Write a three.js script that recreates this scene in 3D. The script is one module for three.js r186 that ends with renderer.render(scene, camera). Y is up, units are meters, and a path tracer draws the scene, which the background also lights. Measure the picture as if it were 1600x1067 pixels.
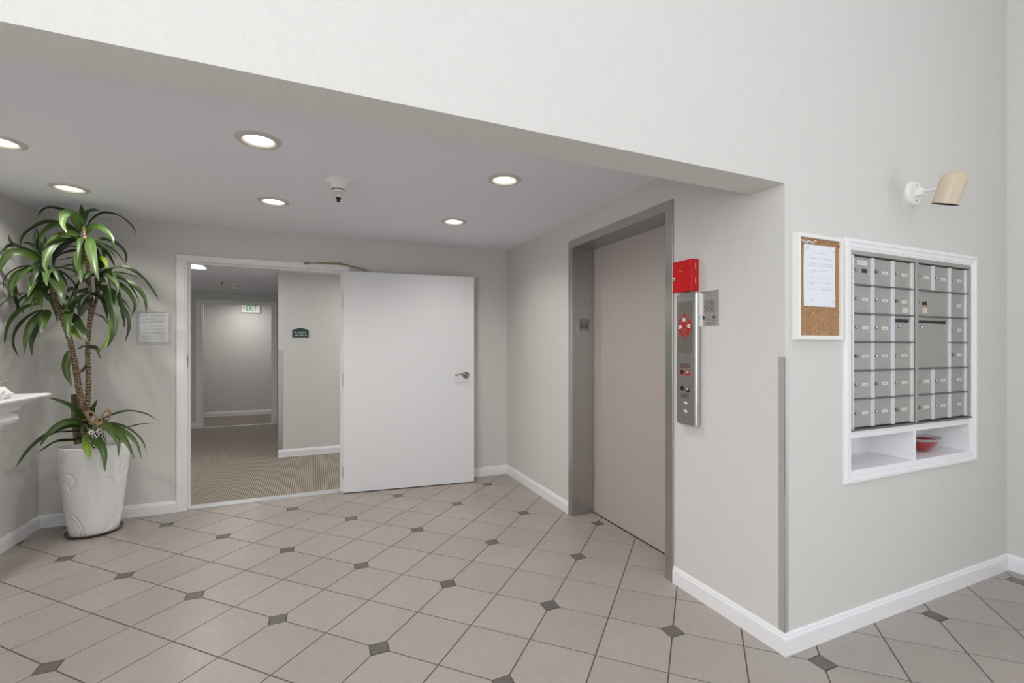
import * as THREE from 'three';
import { mergeGeometries } from 'three/addons/utils/BufferGeometryUtils.js';
import { RoundedBoxGeometry } from 'three/addons/geometries/RoundedBoxGeometry.js';
import { RectAreaLightUniformsLib } from 'three/addons/lights/RectAreaLightUniformsLib.js';

// ---------------------------------------------------------------- camera, sky, daylight, exposure
const scene = new THREE.Scene();
const renderer = new THREE.WebGLRenderer({ antialias: true });
renderer.toneMapping = THREE.LinearToneMapping;
renderer.toneMappingExposure = 0.905;
renderer.shadowMap.enabled = true;
RectAreaLightUniformsLib.init();

const FOCAL = 727.5, PCX = 810.5, PCY = 542.7, YAW = THREE.MathUtils.degToRad(23.696), EYE = 1.4;
const camera = new THREE.PerspectiveCamera(2 * Math.atan(533.5 / FOCAL) * 180 / Math.PI, 1600 / 1067, 0.05, 60);
camera.position.set(0, EYE, 0);
camera.rotation.set(0, -YAW, 0);
camera.setViewOffset(1600, 1067, 800 - PCX, 533.5 - PCY, 1600, 1067);
camera.updateProjectionMatrix();
scene.add(camera);

scene.background = new THREE.Color(0.86, 0.93, 1.0);
scene.backgroundIntensity = 1.5;

function daylight(w, h, x, y, z, tx, ty, tz, power, color) {
  const l = new THREE.RectAreaLight(color, power, w, h);
  l.position.set(x, y, z); l.lookAt(tx, ty, tz); l.name = 'window_daylight'; scene.add(l); return l;
}
daylight(4.4, 3.2, 1.2, 2.7, 4.42, 1.2, 2.7, 0, 0.22, new THREE.Color(0.99, 0.995, 1.0));      // front glazing behind the viewer
daylight(2.6, 3.0, -1.9, 2.0, 1.0, 4, 2.0, 1.0, 4.1, new THREE.Color(0.99, 0.995, 1.0));      // added side window out of view, brightens the elevator wall
daylight(2.6, 1.8, 0.4, 4.93, 0.4, 0.4, 0, 0.4, 1.35, new THREE.Color(0.97, 0.99, 1.0));      // skylight of the hall
daylight(2.0, 2.2, 3.95, 1.3, 1.7, -2, 1.3, 1.7, 2.7, new THREE.Color(0.98, 0.995, 1.0));      // added unseen glazing, brightens the left wall and header underside

// a photo pixel seen on a plane of the room (x, y or z given)
function px(u, v, on) {
  const a = (u - PCX) / FOCAL, b = (PCY - v) / FOCAL, c = Math.cos(YAW), s = Math.sin(YAW);
  const d = new THREE.Vector3(a * c + s, b, a * s - c);
  const t = on.depth !== undefined ? on.depth : on.x !== undefined ? on.x / d.x : on.z !== undefined ? on.z / d.z : (on.y - EYE) / d.y;
  return d.multiplyScalar(t).add(new THREE.Vector3(0, EYE, 0));
}

// ---------------------------------------------------------------- helpers
let seed = 7;
const rnd = () => { seed = (seed * 1664525 + 1013904223) >>> 0; return seed / 4294967296; };
const V = (x, y, z) => new THREE.Vector3(x, y, z);
const names = {};
function numbered(n) { names[n] = (names[n] ?? -1) + 1; return names[n] ? n + '_' + String(names[n]).padStart(3, '0') : n; }
function shade(o) { o.castShadow = true; o.receiveShadow = true; return o; }
function metric(g) {                                            // uv in metres, by the way each face points
  if (g.index) g = g.toNonIndexed();
  const p = g.attributes.position, n = g.attributes.normal, uv = new Float32Array(p.count * 2);
  for (let i = 0; i < p.count; i += 3) {
    const nx = Math.abs(n.getX(i)), ny = Math.abs(n.getY(i)), nz = Math.abs(n.getZ(i));
    for (let k = i; k < i + 3; k++) {
      const [a, b] = ny > nx && ny > nz ? [p.getX(k), p.getZ(k)] : nx > nz ? [p.getZ(k), p.getY(k)] : [p.getX(k), p.getY(k)];
      uv[2 * k] = a; uv[2 * k + 1] = b;
    }
  }
  g.setAttribute('uv', new THREE.BufferAttribute(uv, 2));
  return g;
}
function join(gs) {
  gs = (Array.isArray(gs) ? gs : [gs]).map(g => { const h = g.index ? g.toNonIndexed() : g; for (const k of Object.keys(h.attributes)) if (!['position', 'normal', 'uv'].includes(k)) h.deleteAttribute(k); return h; });
  return gs.length === 1 ? gs[0] : mergeGeometries(gs);
}
function mesh(name, gs, mat, parent) { const m = shade(new THREE.Mesh(join(gs), mat)); m.name = parent ? name : numbered(name); (parent ?? scene).add(m); return m; }
function tag(o, label, category, group) { o.userData.label = label; o.userData.category = category; if (group) o.userData.group = group; return o; }
function struct(name, gs, mat, label, category) { const m = mesh(name, gs, mat); m.userData.kind = 'structure'; return tag(m, label, category); }
function thing(name, label, category, pos = [0, 0, 0], group) { const o = new THREE.Group(); o.name = numbered(name); o.position.set(...pos); scene.add(o); return tag(o, label, category, group); }
function structGroup(name, label, category) { const o = thing(name, label, category); o.userData.kind = 'structure'; return o; }
const box = (x0, x1, y0, y1, z0, z1) => metric(new THREE.BoxGeometry(x1 - x0, y1 - y0, z1 - z0).translate((x0 + x1) / 2, (y0 + y1) / 2, (z0 + z1) / 2));
const rbox = (x0, x1, y0, y1, z0, z1, r = 0.003, s = 2) => metric(new RoundedBoxGeometry(x1 - x0, y1 - y0, z1 - z0, s, r).translate((x0 + x1) / 2, (y0 + y1) / 2, (z0 + z1) / 2));
const cyl = (r0, r1, h, n = 24) => new THREE.CylinderGeometry(r0, r1, h, n);
function tube(pts, r, n = 24, k = 8, closed = false) { return new THREE.TubeGeometry(new THREE.CatmullRomCurve3(pts, closed), n, r, k, closed); }
function lathe(pts, n = 40) { return new THREE.LatheGeometry(pts.map(p => new THREE.Vector2(p[0], p[1])), n); }
function facing(g, nx, nz) { return g.rotateY(Math.atan2(nx, nz)); }      // turn a shape built towards +z so that it faces (nx, nz)
// a wall slab with holes. The outline lies in (a, y); axis 'z': wall across z (a = x), axis 'x': wall across x (a = z)
function slab(axis, a0, a1, y0, y1, c0, c1, holes = []) {
  const open = holes.filter(h => h[2] > y0), cut = holes.filter(h => h[2] <= y0).sort((p, q) => p[0] - q[0]), pts = [[a0, y0]];
  for (const h of cut) pts.push([h[0], y0], [h[0], h[3]], [h[1], h[3]], [h[1], y0]);
  pts.push([a1, y0], [a1, y1], [a0, y1]);
  const s = new THREE.Shape(pts.map(p => new THREE.Vector2(...p)));
  for (const h of open) s.holes.push(new THREE.Path([[h[0], h[2]], [h[1], h[2]], [h[1], h[3]], [h[0], h[3]]].map(p => new THREE.Vector2(...p))));
  let g = new THREE.ExtrudeGeometry(s, { depth: c1 - c0, bevelEnabled: false });
  if (axis === 'z') g.translate(0, 0, c0);
  else { g.applyMatrix4(new THREE.Matrix4().set(0, 0, 1, c0, 0, 1, 0, 0, 1, 0, 0, 0, 0, 0, 0, 1)); const i = g.attributes.position, n = g.attributes.normal; for (let k = 0; k < i.count; k += 3) for (const at of [i, n]) { const t = [at.getX(k + 1), at.getY(k + 1), at.getZ(k + 1)]; at.setXYZ(k + 1, at.getX(k + 2), at.getY(k + 2), at.getZ(k + 2)); at.setXYZ(k + 2, ...t); } }
  return metric(g);
}
// profile [[out, height], ...] swept along the floor from a to b (points [x, z]); n = direction out of the wall; mitre +1 outside corner, -1 inside, 0 square
function skirting(a, b, n, m0, m1, profile) {
  const d = V(b[0] - a[0], 0, b[1] - a[1]), L = d.length(); d.normalize();
  const tri = [], at = (end, p) => { const base = end ? b : a, s = end ? m1 * p[0] : -m0 * p[0]; return V(base[0] + n[0] * p[0] + d.x * s, p[1], base[1] + n[1] * p[0] + d.z * s); };
  const P = [...profile, profile[0]];
  for (let i = 0; i + 1 < P.length; i++) { const q = [at(0, P[i]), at(1, P[i]), at(1, P[i + 1]), at(0, P[i + 1])]; tri.push(q[0], q[1], q[2], q[0], q[2], q[3]); }
  for (const e of [0, 1]) for (let i = 1; i + 1 < profile.length; i++) tri.push(at(e, profile[0]), at(e, profile[i]), at(e, profile[i + 1]));
  return fromTris(tri);
}
function fromTris(tri, fixDir) {
  const g = new THREE.BufferGeometry().setFromPoints(tri); g.computeVertexNormals();
  return metric(g);
}
// moulded rectangular frame in the xy plane facing +z: profile [[inset, z], ...] from the outer edge inwards
function frame(x0, x1, y0, y1, profile) {
  const tri = [];
  const loop = ([d, z]) => [V(x0 + d, y0 + d, z), V(x1 - d, y0 + d, z), V(x1 - d, y1 - d, z), V(x0 + d, y1 - d, z)];
  for (let i = 0; i + 1 < profile.length; i++) {
    const a = loop(profile[i]), b = loop(profile[i + 1]);
    for (let k = 0; k < 4; k++) { const l = (k + 1) % 4; tri.push(a[k], a[l], b[l], a[k], b[l], b[k]); }
  }
  return fromTris(tri);
}
// ---------------------------------------------------------------- textures and materials
function noiseField(w, h, cells, sd) {                         // tiling value noise 0..1
  const g = new Float32Array(cells[0] * cells[1]); let q = sd;
  for (let i = 0; i < g.length; i++) { q = (q * 1664525 + 1013904223) >>> 0; g[i] = q / 4294967296; }
  const f = new Float32Array(w * h);
  for (let y = 0; y < h; y++) for (let x = 0; x < w; x++) {
    const u = x / w * cells[0], v = y / h * cells[1], i = Math.floor(u), j = Math.floor(v), a = u - i, b = v - j, s = a * a * (3 - 2 * a), t = b * b * (3 - 2 * b);
    const G = (m, n) => g[(n % cells[1]) * cells[0] + m % cells[0]];
    f[y * w + x] = (G(i, j) * (1 - s) + G(i + 1, j) * s) * (1 - t) + (G(i, j + 1) * (1 - s) + G(i + 1, j + 1) * s) * t;
  }
  return f;
}
function dataTex(w, h, fn, srgb, metres) {
  const d = new Uint8Array(w * h * 4);
  for (let y = 0; y < h; y++) for (let x = 0; x < w; x++) { const c = fn(x, y, y * w + x), k = (y * w + x) * 4; const a = typeof c === 'number' ? [c, c, c] : c; for (let i = 0; i < 3; i++) d[k + i] = Math.max(0, Math.min(255, Math.round(a[i]))); d[k + 3] = 255; }
  const t = new THREE.DataTexture(d, w, h); t.wrapS = t.wrapT = THREE.RepeatWrapping; t.magFilter = THREE.LinearFilter; t.minFilter = THREE.LinearMipmapLinearFilter; t.generateMipmaps = true;
  if (srgb) t.colorSpace = THREE.SRGBColorSpace;
  if (metres) t.repeat.set(1 / metres[0], 1 / metres[1]);
  t.needsUpdate = true; return t;
}
const hex = (r, g, b) => new THREE.Color().setRGB(r / 255, g / 255, b / 255, THREE.SRGBColorSpace);
// linen wallpaper: fine vertical and horizontal threads
const lv = noiseField(512, 512, [256, 24], 11), lh = noiseField(512, 512, [24, 256], 23), lc = noiseField(512, 512, [14, 5], 31), lf = noiseField(512, 512, [512, 512], 5);
const linen = (i) => 0.5 * lv[i] + 0.32 * lh[i] + 0.18 * lf[i];
const linenMap = dataTex(512, 512, (x, y, i) => 240 + 9 * (linen(i) - 0.5) + 1 * (lc[i] - 0.5), true, [0.62, 0.62]);
const linenBump = dataTex(512, 512, (x, y, i) => 255 * linen(i), false, [0.62, 0.62]);
// ceramic tile: fine speckle
const sp = noiseField(512, 512, [256, 256], 91), sq = noiseField(512, 512, [24, 24], 77), sr = noiseField(512, 512, [5, 5], 13);
const tileMap = dataTex(512, 512, (x, y, i) => { const v = 232 + 20 * (sp[i] - 0.5) + 5 * (sq[i] - 0.5) + 4 * (sr[i] - 0.5) - (sp[i] > 0.93 ? 26 : 0); return [v, v - 1, v - 2]; }, true, [0.9, 0.9]);
const tileRough = dataTex(256, 256, (x, y) => 150 + 40 * (sq[y * 512 + x] - 0.5) + 30 * (sr[y * 512 + x] - 0.5), false, [0.45, 0.45]);
// ribbed loop carpet, diagonal rows
const cn = noiseField(512, 512, [170, 170], 3), cl = noiseField(512, 512, [12, 12], 8);
const rib = (x, y) => 0.5 + 0.5 * Math.sin(2 * Math.PI * x * 18 / 512) * (0.78 + 0.22 * Math.sin(2 * Math.PI * y * 40 / 512 + Math.floor(x * 18 / 512) * 2.1));
const carpetMap = dataTex(512, 512, (x, y, i) => { const r = rib(x, y), v = 0.12 + 1.0 * r + 0.35 * (cn[i] - 0.5) + 0.1 * (cl[i] - 0.5); return [100 + 100 * v, 94 + 96 * v, 85 + 92 * v]; }, true, [0.36, 0.36]);
const carpetBump = dataTex(512, 512, (x, y, i) => 255 * (0.7 * rib(x, y) + 0.3 * cn[i]), false, [0.36, 0.36]);
// cork, brushed metal, painted wood
const ck = noiseField(256, 256, [90, 90], 41), ck2 = noiseField(256, 256, [30, 30], 42);
const corkMap = dataTex(256, 256, (x, y, i) => { const v = 0.55 * ck[i] + 0.45 * ck2[i]; return [140 + 90 * (v - 0.2), 104 + 84 * (v - 0.2), 70 + 74 * (v - 0.2)]; }, true, [0.16, 0.16]);
const bs = noiseField(512, 512, [256, 3], 51), bs2 = noiseField(512, 512, [60, 2], 52);
const brushV = dataTex(512, 512, (x, y, i) => 105 + 22 * (bs[i] - 0.5) + 10 * (bs2[i] - 0.5), false, [0.5, 0.5]);
const brushBump = dataTex(512, 512, (x, y, i) => 255 * bs[i], false, [0.5, 0.5]);
const pn = noiseField(256, 256, [64, 64], 61), pn2 = noiseField(256, 256, [9, 9], 62);
const paintBump = dataTex(256, 256, (x, y, i) => 255 * (0.6 * pn[i] + 0.4 * pn2[i]), false, [0.25, 0.25]);

const std = (o) => new THREE.MeshStandardMaterial(o), phys = (o) => new THREE.MeshPhysicalMaterial(o);
const M = {};
M.wall = std({ color: hex(228, 226, 222), map: linenMap, bumpMap: linenBump, bumpScale: 0.0002, roughness: 0.82 });
M.ceiling = std({ color: hex(234, 236, 243), bumpMap: paintBump, bumpScale: 0.0004, roughness: 0.9 });
M.trim = std({ color: hex(240, 240, 242), bumpMap: paintBump, bumpScale: 0.0001, roughness: 0.38 });
M.door = std({ color: hex(228, 229, 232), bumpMap: paintBump, bumpScale: 0.0003, roughness: 0.36 });
M.grout = std({ color: hex(98, 87, 78), bumpMap: paintBump, bumpScale: 0.0006, roughness: 0.95 });
const tileTones = [[187, 178, 171], [184, 176, 170], [189, 179, 172], [183, 174, 167], [186, 178, 172]];
M.tiles = tileTones.map(c => std({ color: hex(...c), map: tileMap, roughnessMap: tileRough, roughness: 0.62 }));
M.accents = [[112, 108, 103], [106, 102, 98], [118, 113, 107]].map(c => std({ color: hex(...c), map: tileMap, roughnessMap: tileRough, roughness: 0.6 }));
M.carpet = std({ map: carpetMap, color: hex(236, 234, 232), bumpMap: carpetBump, bumpScale: 0.003, roughness: 1 });
M.steel = std({ color: hex(190, 189, 187), metalness: 1, roughness: 0.74, roughnessMap: brushV });
M.steelLight = std({ color: hex(205, 204, 202), metalness: 1, roughness: 0.95, roughnessMap: brushV });
M.aluminium = std({ color: hex(214, 215, 217), metalness: 0.85, roughness: 0.42 });
M.mailDoor = std({ color: hex(176, 175, 171), metalness: 0.75, roughness: 0.5 });
M.mailBarSheen = std({ color: hex(218, 219, 223), metalness: 0.35, roughness: 0.35 });  // bright reflections put into the colour of the vertical dividers
M.mailRail = std({ color: hex(120, 121, 122), metalness: 0.8, roughness: 0.4 });  // shelf rails: the dark floor they would mirror is put into the colour
M.chrome = std({ color: hex(205, 203, 200), metalness: 1, roughness: 0.2 });
M.nickel = std({ color: hex(150, 142, 134), metalness: 1, roughness: 0.28 });
M.black = std({ color: hex(24, 23, 22), roughness: 0.55 });
M.concrete = std({ color: hex(168, 165, 160), bumpMap: paintBump, bumpScale: 0.001, roughness: 0.95 });
M.elevatorDoor = std({ color: hex(178, 169, 164), bumpMap: paintBump, bumpScale: 0.0002, roughness: 0.45 });
M.red = std({ color: hex(200, 6, 12), bumpMap: paintBump, bumpScale: 0.0002, roughness: 0.33 });
M.redPaint = std({ color: hex(186, 22, 22), roughness: 0.45 });
M.paper = std({ color: hex(238, 239, 244), roughness: 0.85 });
M.cork = std({ map: corkMap, roughness: 0.95, bumpMap: corkMap, bumpScale: 0.0008 });
M.white = std({ color: hex(238, 237, 233), roughness: 0.42 });
M.lampShade = std({ color: hex(206, 190, 168), roughness: 0.4 });
M.bronze = std({ color: hex(150, 136, 108), metalness: 0.55, roughness: 0.45 });
M.glass = phys({ color: 0xffffff, transmission: 1, thickness: 0, roughness: 0.02, ior: 1.5 });
M.ceramic = phys({ color: hex(238, 239, 238), roughness: 0.34, clearcoat: 0.35, clearcoatRoughness: 0.25 });
M.saucer = phys({ color: hex(66, 56, 44), roughness: 0.25, clearcoat: 0.5 });
M.ring = std({ color: hex(206, 202, 196), roughness: 0.4 });
M.lens = std({ color: 0xffffff, emissive: new THREE.Color(1.0, 0.93, 0.80), emissiveIntensity: 5 });
M.lensHall = std({ color: 0xffffff, emissive: new THREE.Color(1.0, 0.98, 0.92), emissiveIntensity: 3.5 });

function canvas(w, h, draw) {
  const c = document.createElement('canvas'); c.width = w; c.height = h; const g = c.getContext('2d'); draw(g, w, h);
  const t = new THREE.CanvasTexture(c); t.colorSpace = THREE.SRGBColorSpace; return t;
}
// rows of small grey print that cannot be read at this size
function printRows(g, rows, color, hgt, sd) {
  let q = sd; const r = () => { q = (q * 1664525 + 1013904223) >>> 0; return q / 4294967296; };
  g.fillStyle = color;
  for (const [x0, x1, y] of rows) { let x = x0; while (x < x1) { const w = Math.min(x1 - x, 5 + r() * 20); for (let k = x; k < x + w - 2; k += 4) g.fillRect(k, y - hgt * (0.55 + 0.45 * r()), 2.6, hgt * (0.55 + 0.3 * r())); x += w + 4; } }
}
// a flat printed sheet w x h facing +z, uv over the whole sheet
const sheet = (w, h) => new THREE.PlaneGeometry(w, h);

// ---------------------------------------------------------------- room dimensions (metres)
const BACK = -4.7976, ELEV = 1.963, FRONTW = -1.4555, LEFT = -1.957, RIGHT = 4.011, H = 2.455, BEAM = 2.148, BEAMZ = -1.634, TOP = 5.0, ENTRY = 4.5;
const HALLC = 2.36, STUB = -6.633, STUBX = -0.42, FARW = -9.556, ENDW = -11.05;

// ---------------------------------------------------------------- floor: grout bed with clipped-corner tiles and small dark insets
const floor = struct('floor', box(-2.05, 4.1, -0.06, -0.0025, -4.84, 4.6), M.grout, 'beige square floor tiles laid diagonally with small dark grey insets', 'floor');
const DOT = { ox: -0.1716, oz: -2.6958, g: 0.6335 * Math.SQRT1_2 }, PITCH = 0.6335 / 2, JOINT = 0.0031, CH = 0.04;
function insetPoly(p, d) {                                     // convex polygon [x, z], moved inwards by d
  const n = p.length, out = [];
  let A = 0; for (let i = 0; i < n; i++) { const a = p[i], b = p[(i + 1) % n]; A += a[0] * b[1] - a[1] * b[0]; }
  const s = Math.sign(A);
  const line = (i) => { const a = p[i], b = p[(i + 1) % n], L = Math.hypot(b[0] - a[0], b[1] - a[1]) || 1, nx = -(b[1] - a[1]) / L * s, nz = (b[0] - a[0]) / L * s; return [nx, nz, nx * a[0] + nz * a[1] + d]; };
  for (let i = 0; i < n; i++) { const [a, b, c] = line((i + n - 1) % n), [e, f, h] = line(i), D = a * f - b * e; if (Math.abs(D) < 1e-6) { out.push([p[i][0] + a * d, p[i][1] + b * d]); continue; } out.push([(c * f - b * h) / D, (a * h - c * e) / D]); }
  return out;
}
function clip(p, nx, nz, c) {                                  // keep nx*x + nz*z <= c
  const out = [];
  for (let i = 0; i < p.length; i++) {
    const a = p[i], b = p[(i + 1) % p.length], da = nx * a[0] + nz * a[1] - c, db = nx * b[0] + nz * b[1] - c;
    if (da <= 0) out.push(a);
    if (da * db < 0) { const t = da / (da - db); out.push([a[0] + (b[0] - a[0]) * t, a[1] + (b[1] - a[1]) * t]); }
  }
  const q = []; for (const a of out) if (!q.length || Math.hypot(a[0] - q[q.length - 1][0], a[1] - q[q.length - 1][1]) > 0.004) q.push(a);
  while (q.length > 1 && Math.hypot(q[0][0] - q[q.length - 1][0], q[0][1] - q[q.length - 1][1]) < 0.004) q.pop();
  return q;
}
const areaOf = (p) => { let A = 0; for (let i = 0; i < p.length; i++) { const a = p[i], b = p[(i + 1) % p.length]; A += a[0] * b[1] - a[1] * b[0]; } return Math.abs(A) / 2; };
function tileGeo(poly, top = 0, thick = 0.006) {
  const up = insetPoly(poly, 0.0012), n = poly.length, tri = [];
  let A = 0; for (let i = 0; i < n; i++) { const a = poly[i], b = poly[(i + 1) % n]; A += a[0] * b[1] - a[1] * b[0]; }
  const put = (a, b, c) => A < 0 ? tri.push(a, b, c) : tri.push(a, c, b);
  const v = (p, y) => V(p[0], y, p[1]);
  for (let i = 1; i + 1 < n; i++) put(v(up[0], top), v(up[i], top), v(up[i + 1], top));
  for (let i = 0; i < n; i++) { const j = (i + 1) % n; for (const [p, q, y0, y1] of [[poly, up, top - 0.0008, top], [poly, poly, top - thick, top - 0.0008]]) { put(v(p[i], y0), v(p[j], y0), v(q[j], y1)); put(v(p[i], y0), v(q[j], y1), v(q[i], y1)); } }
  return fromTris(tri);
}
const farTiles = [], farDots = [];
const r2 = Math.SQRT1_2, lat = (a, b) => [DOT.ox + r2 * PITCH * (a + b), DOT.oz + r2 * PITCH * (a - b)];   // tile lattice
const outside = (p) => p.every(q => q[0] > 2.2 && q[1] < -1.6) || p.every(q => q[0] > ELEV + 0.02 && q[1] < FRONTW - 0.02 && !(q[1] > -3.45 && q[1] < -2.15 && q[0] < 2.3));
function layPiece(p, dot, k) {
  p = clip(clip(clip(clip(p, -1, 0, -LEFT + 0.01), 1, 0, RIGHT + 0.01), 0, -1, -BACK + 0.02), 0, 1, ENTRY - 0.01);
  if (p.length < 3 || areaOf(p) < 0.0004 || outside(p)) return;
  const cz = p.reduce((s, q) => s + q[1], 0) / p.length, cx = p.reduce((s, q) => s + q[0], 0) / p.length;
  const lift = (((k * 7919) % 13) / 13 - 0.5) * 0.0005;
  const g = tileGeo(p, lift);
  const seen = cz < -0.35 && (cz < -1.0 || cx > -0.9);
  if (!seen) { (dot ? farDots : farTiles).push(g); return; }
  mesh(dot ? 'inset_tile' : 'tile', g, dot ? M.accents[k % 3] : M.tiles[(k * 31 + (k >> 3)) % 5], floor);
}
let tileCount = 0;
for (let a = -26; a < 26; a++) for (let b = -26; b < 26; b++) {
  const c = [lat(a, b), lat(a + 1, b), lat(a + 1, b + 1), lat(a, b + 1)], ids = [[a, b], [a + 1, b], [a + 1, b + 1], [a, b + 1]];
  const mid = lat(a + 0.5, b + 0.5); if (mid[0] < -2.3 || mid[0] > 4.3 || mid[1] < -5.1 || mid[1] > 4.8) continue;
  const poly = [];
  for (let i = 0; i < 4; i++) {
    const [m, n] = ids[i];
    if (m % 2 === 0 && n % 2 === 0) { for (const o of [(i + 3) % 4, (i + 1) % 4]) { const L = Math.hypot(c[o][0] - c[i][0], c[o][1] - c[i][1]), t = CH * Math.SQRT2 / L; poly.push([c[i][0] + (c[o][0] - c[i][0]) * t, c[i][1] + (c[o][1] - c[i][1]) * t]); } }
    else poly.push(c[i]);
  }
  layPiece(insetPoly(poly, JOINT), false, ++tileCount);
}
for (let a = -26; a < 26; a += 2) for (let b = -26; b < 26; b += 2) {
  const [x, z] = lat(a, b); if (x < -2 || x > 4.05 || z < -4.85 || z > 4.5) continue;
  layPiece(insetPoly([[x - CH, z - CH], [x + CH, z - CH], [x + CH, z + CH], [x - CH, z + CH]], JOINT), true, ++tileCount);
}
for (const [gs, nm, mt] of [[farTiles, 'tile_rest', M.tiles[0]], [farDots, 'inset_tile_rest', M.accents[0]]]) { const m = mesh(nm, gs, mt, floor); m.userData.kind = 'stuff'; }

// ---------------------------------------------------------------- shell of the lobby
const DOORX = [-1.003, 0.245], DOORH = 2.139;
struct('wall_back', slab('z', LEFT - 0.1, ELEV + 0.2, 0, H, BACK - 0.14, BACK, [[DOORX[0] - 0.018, DOORX[1] + 0.018, 0, DOORH + 0.018]]), M.wall, 'beige linen back wall with the open white door', 'wall');
const GS = [-0.3, 2.3, 0.5, 3.5];
struct('wall_left', slab('x', BACK, ENTRY, 0, TOP, LEFT - 0.12, LEFT, [GS]), M.wall, 'beige linen side wall behind the potted plant', 'wall');
const EO = { z0: -3.35, z1: -2.23, top: 2.225 };
struct('wall_elevator', slab('x', BACK, FRONTW - 0.245, 0, TOP, ELEV, ELEV + 0.2, [[EO.z0 - 0.004, EO.z1 + 0.004, 0, EO.top + 0.004]]), M.wall, 'beige linen wall around the elevator opening', 'wall');
const MB = { x0: 2.415, x1: 3.56, y0: 0.765, y1: 1.90 };
struct('wall_mailbox', slab('z', ELEV, RIGHT + 0.1, 0, TOP, FRONTW - 0.245, FRONTW, [[MB.x0, MB.x1, MB.y0, MB.y1]]), M.wall, 'pale linen wall that carries the mailboxes', 'wall');
const GR = [0.7, 2.7, 0.2, 2.4];
struct('wall_right', slab('x', FRONTW, ENTRY, 0, TOP, RIGHT, RIGHT + 0.12, [GR]), M.wall, 'pale linen side wall past the mailboxes', 'wall');
struct('wall_header', box(LEFT, ELEV, BEAM, TOP, BEAMZ, FRONTW), M.wall, 'bright upper wall over the lobby ending in a dropped header', 'wall');
// ceiling of the lobby with round openings for the lamps
const LAMPS = [[-1.5, -2.70], [-1.485, -4.02], [-0.259, -2.70], [-0.271, -3.79], [1.096, -2.72], [1.07, -3.79]];
LAMPS[0] = [-1.478, -3.25];
{
  const s = new THREE.Shape([[LEFT, -BACK], [ELEV, -BACK], [ELEV, -BEAMZ], [LEFT, -BEAMZ]].map(p => new THREE.Vector2(...p)));
  for (const [x, z] of LAMPS) { const h = new THREE.Path(); h.absarc(x, -z, 0.083, 0, Math.PI * 2, true); s.holes.push(h); }
  const g = new THREE.ExtrudeGeometry(s, { depth: 0.1, bevelEnabled: false, curveSegments: 24 }).rotateX(-Math.PI / 2).translate(0, H, 0);
  struct('ceiling', metric(g), M.ceiling, 'low white lobby ceiling with round recessed lights', 'ceiling');
  struct('ceiling_void', box(LEFT - 0.1, ELEV + 0.2, H + 0.22, H + 0.26, BACK - 0.1, BEAMZ), M.concrete, 'plain board above the lobby ceiling', 'ceiling');
}
const SKYL = [-0.95, 1.75, -0.55, 1.35];
{
  const s = new THREE.Shape([[LEFT - 0.1, -ENTRY - 0.1], [RIGHT + 0.1, -ENTRY - 0.1], [RIGHT + 0.1, -BEAMZ], [LEFT - 0.1, -BEAMZ]].map(p => new THREE.Vector2(...p)));
  s.holes.push(new THREE.Path([[SKYL[0], -SKYL[3]], [SKYL[1], -SKYL[3]], [SKYL[1], -SKYL[2]], [SKYL[0], -SKYL[2]]].map(p => new THREE.Vector2(...p))));
  struct('ceiling_entry', metric(new THREE.ExtrudeGeometry(s, { depth: 0.15, bevelEnabled: false }).rotateX(-Math.PI / 2).translate(0, TOP, 0)), M.ceiling, 'high white ceiling of the entry hall with a skylight', 'ceiling');
}
const GL = [-1.0, 3.4, 1.1, 4.3];
struct('wall_entry', slab('z', LEFT - 0.12, RIGHT + 0.12, 0, TOP, ENTRY, ENTRY + 0.15, [GL]), M.wall, 'entry wall with tall glazing opposite the mailboxes', 'wall');
function windowUnit(n, geo, label, turn) {
  const w = structGroup('window_' + n, label, 'window');
  mesh('window_frame', geo.frame, M.trim, w); for (const p of geo.panes) mesh('pane', p, M.glass, w); return w;
}
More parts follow.
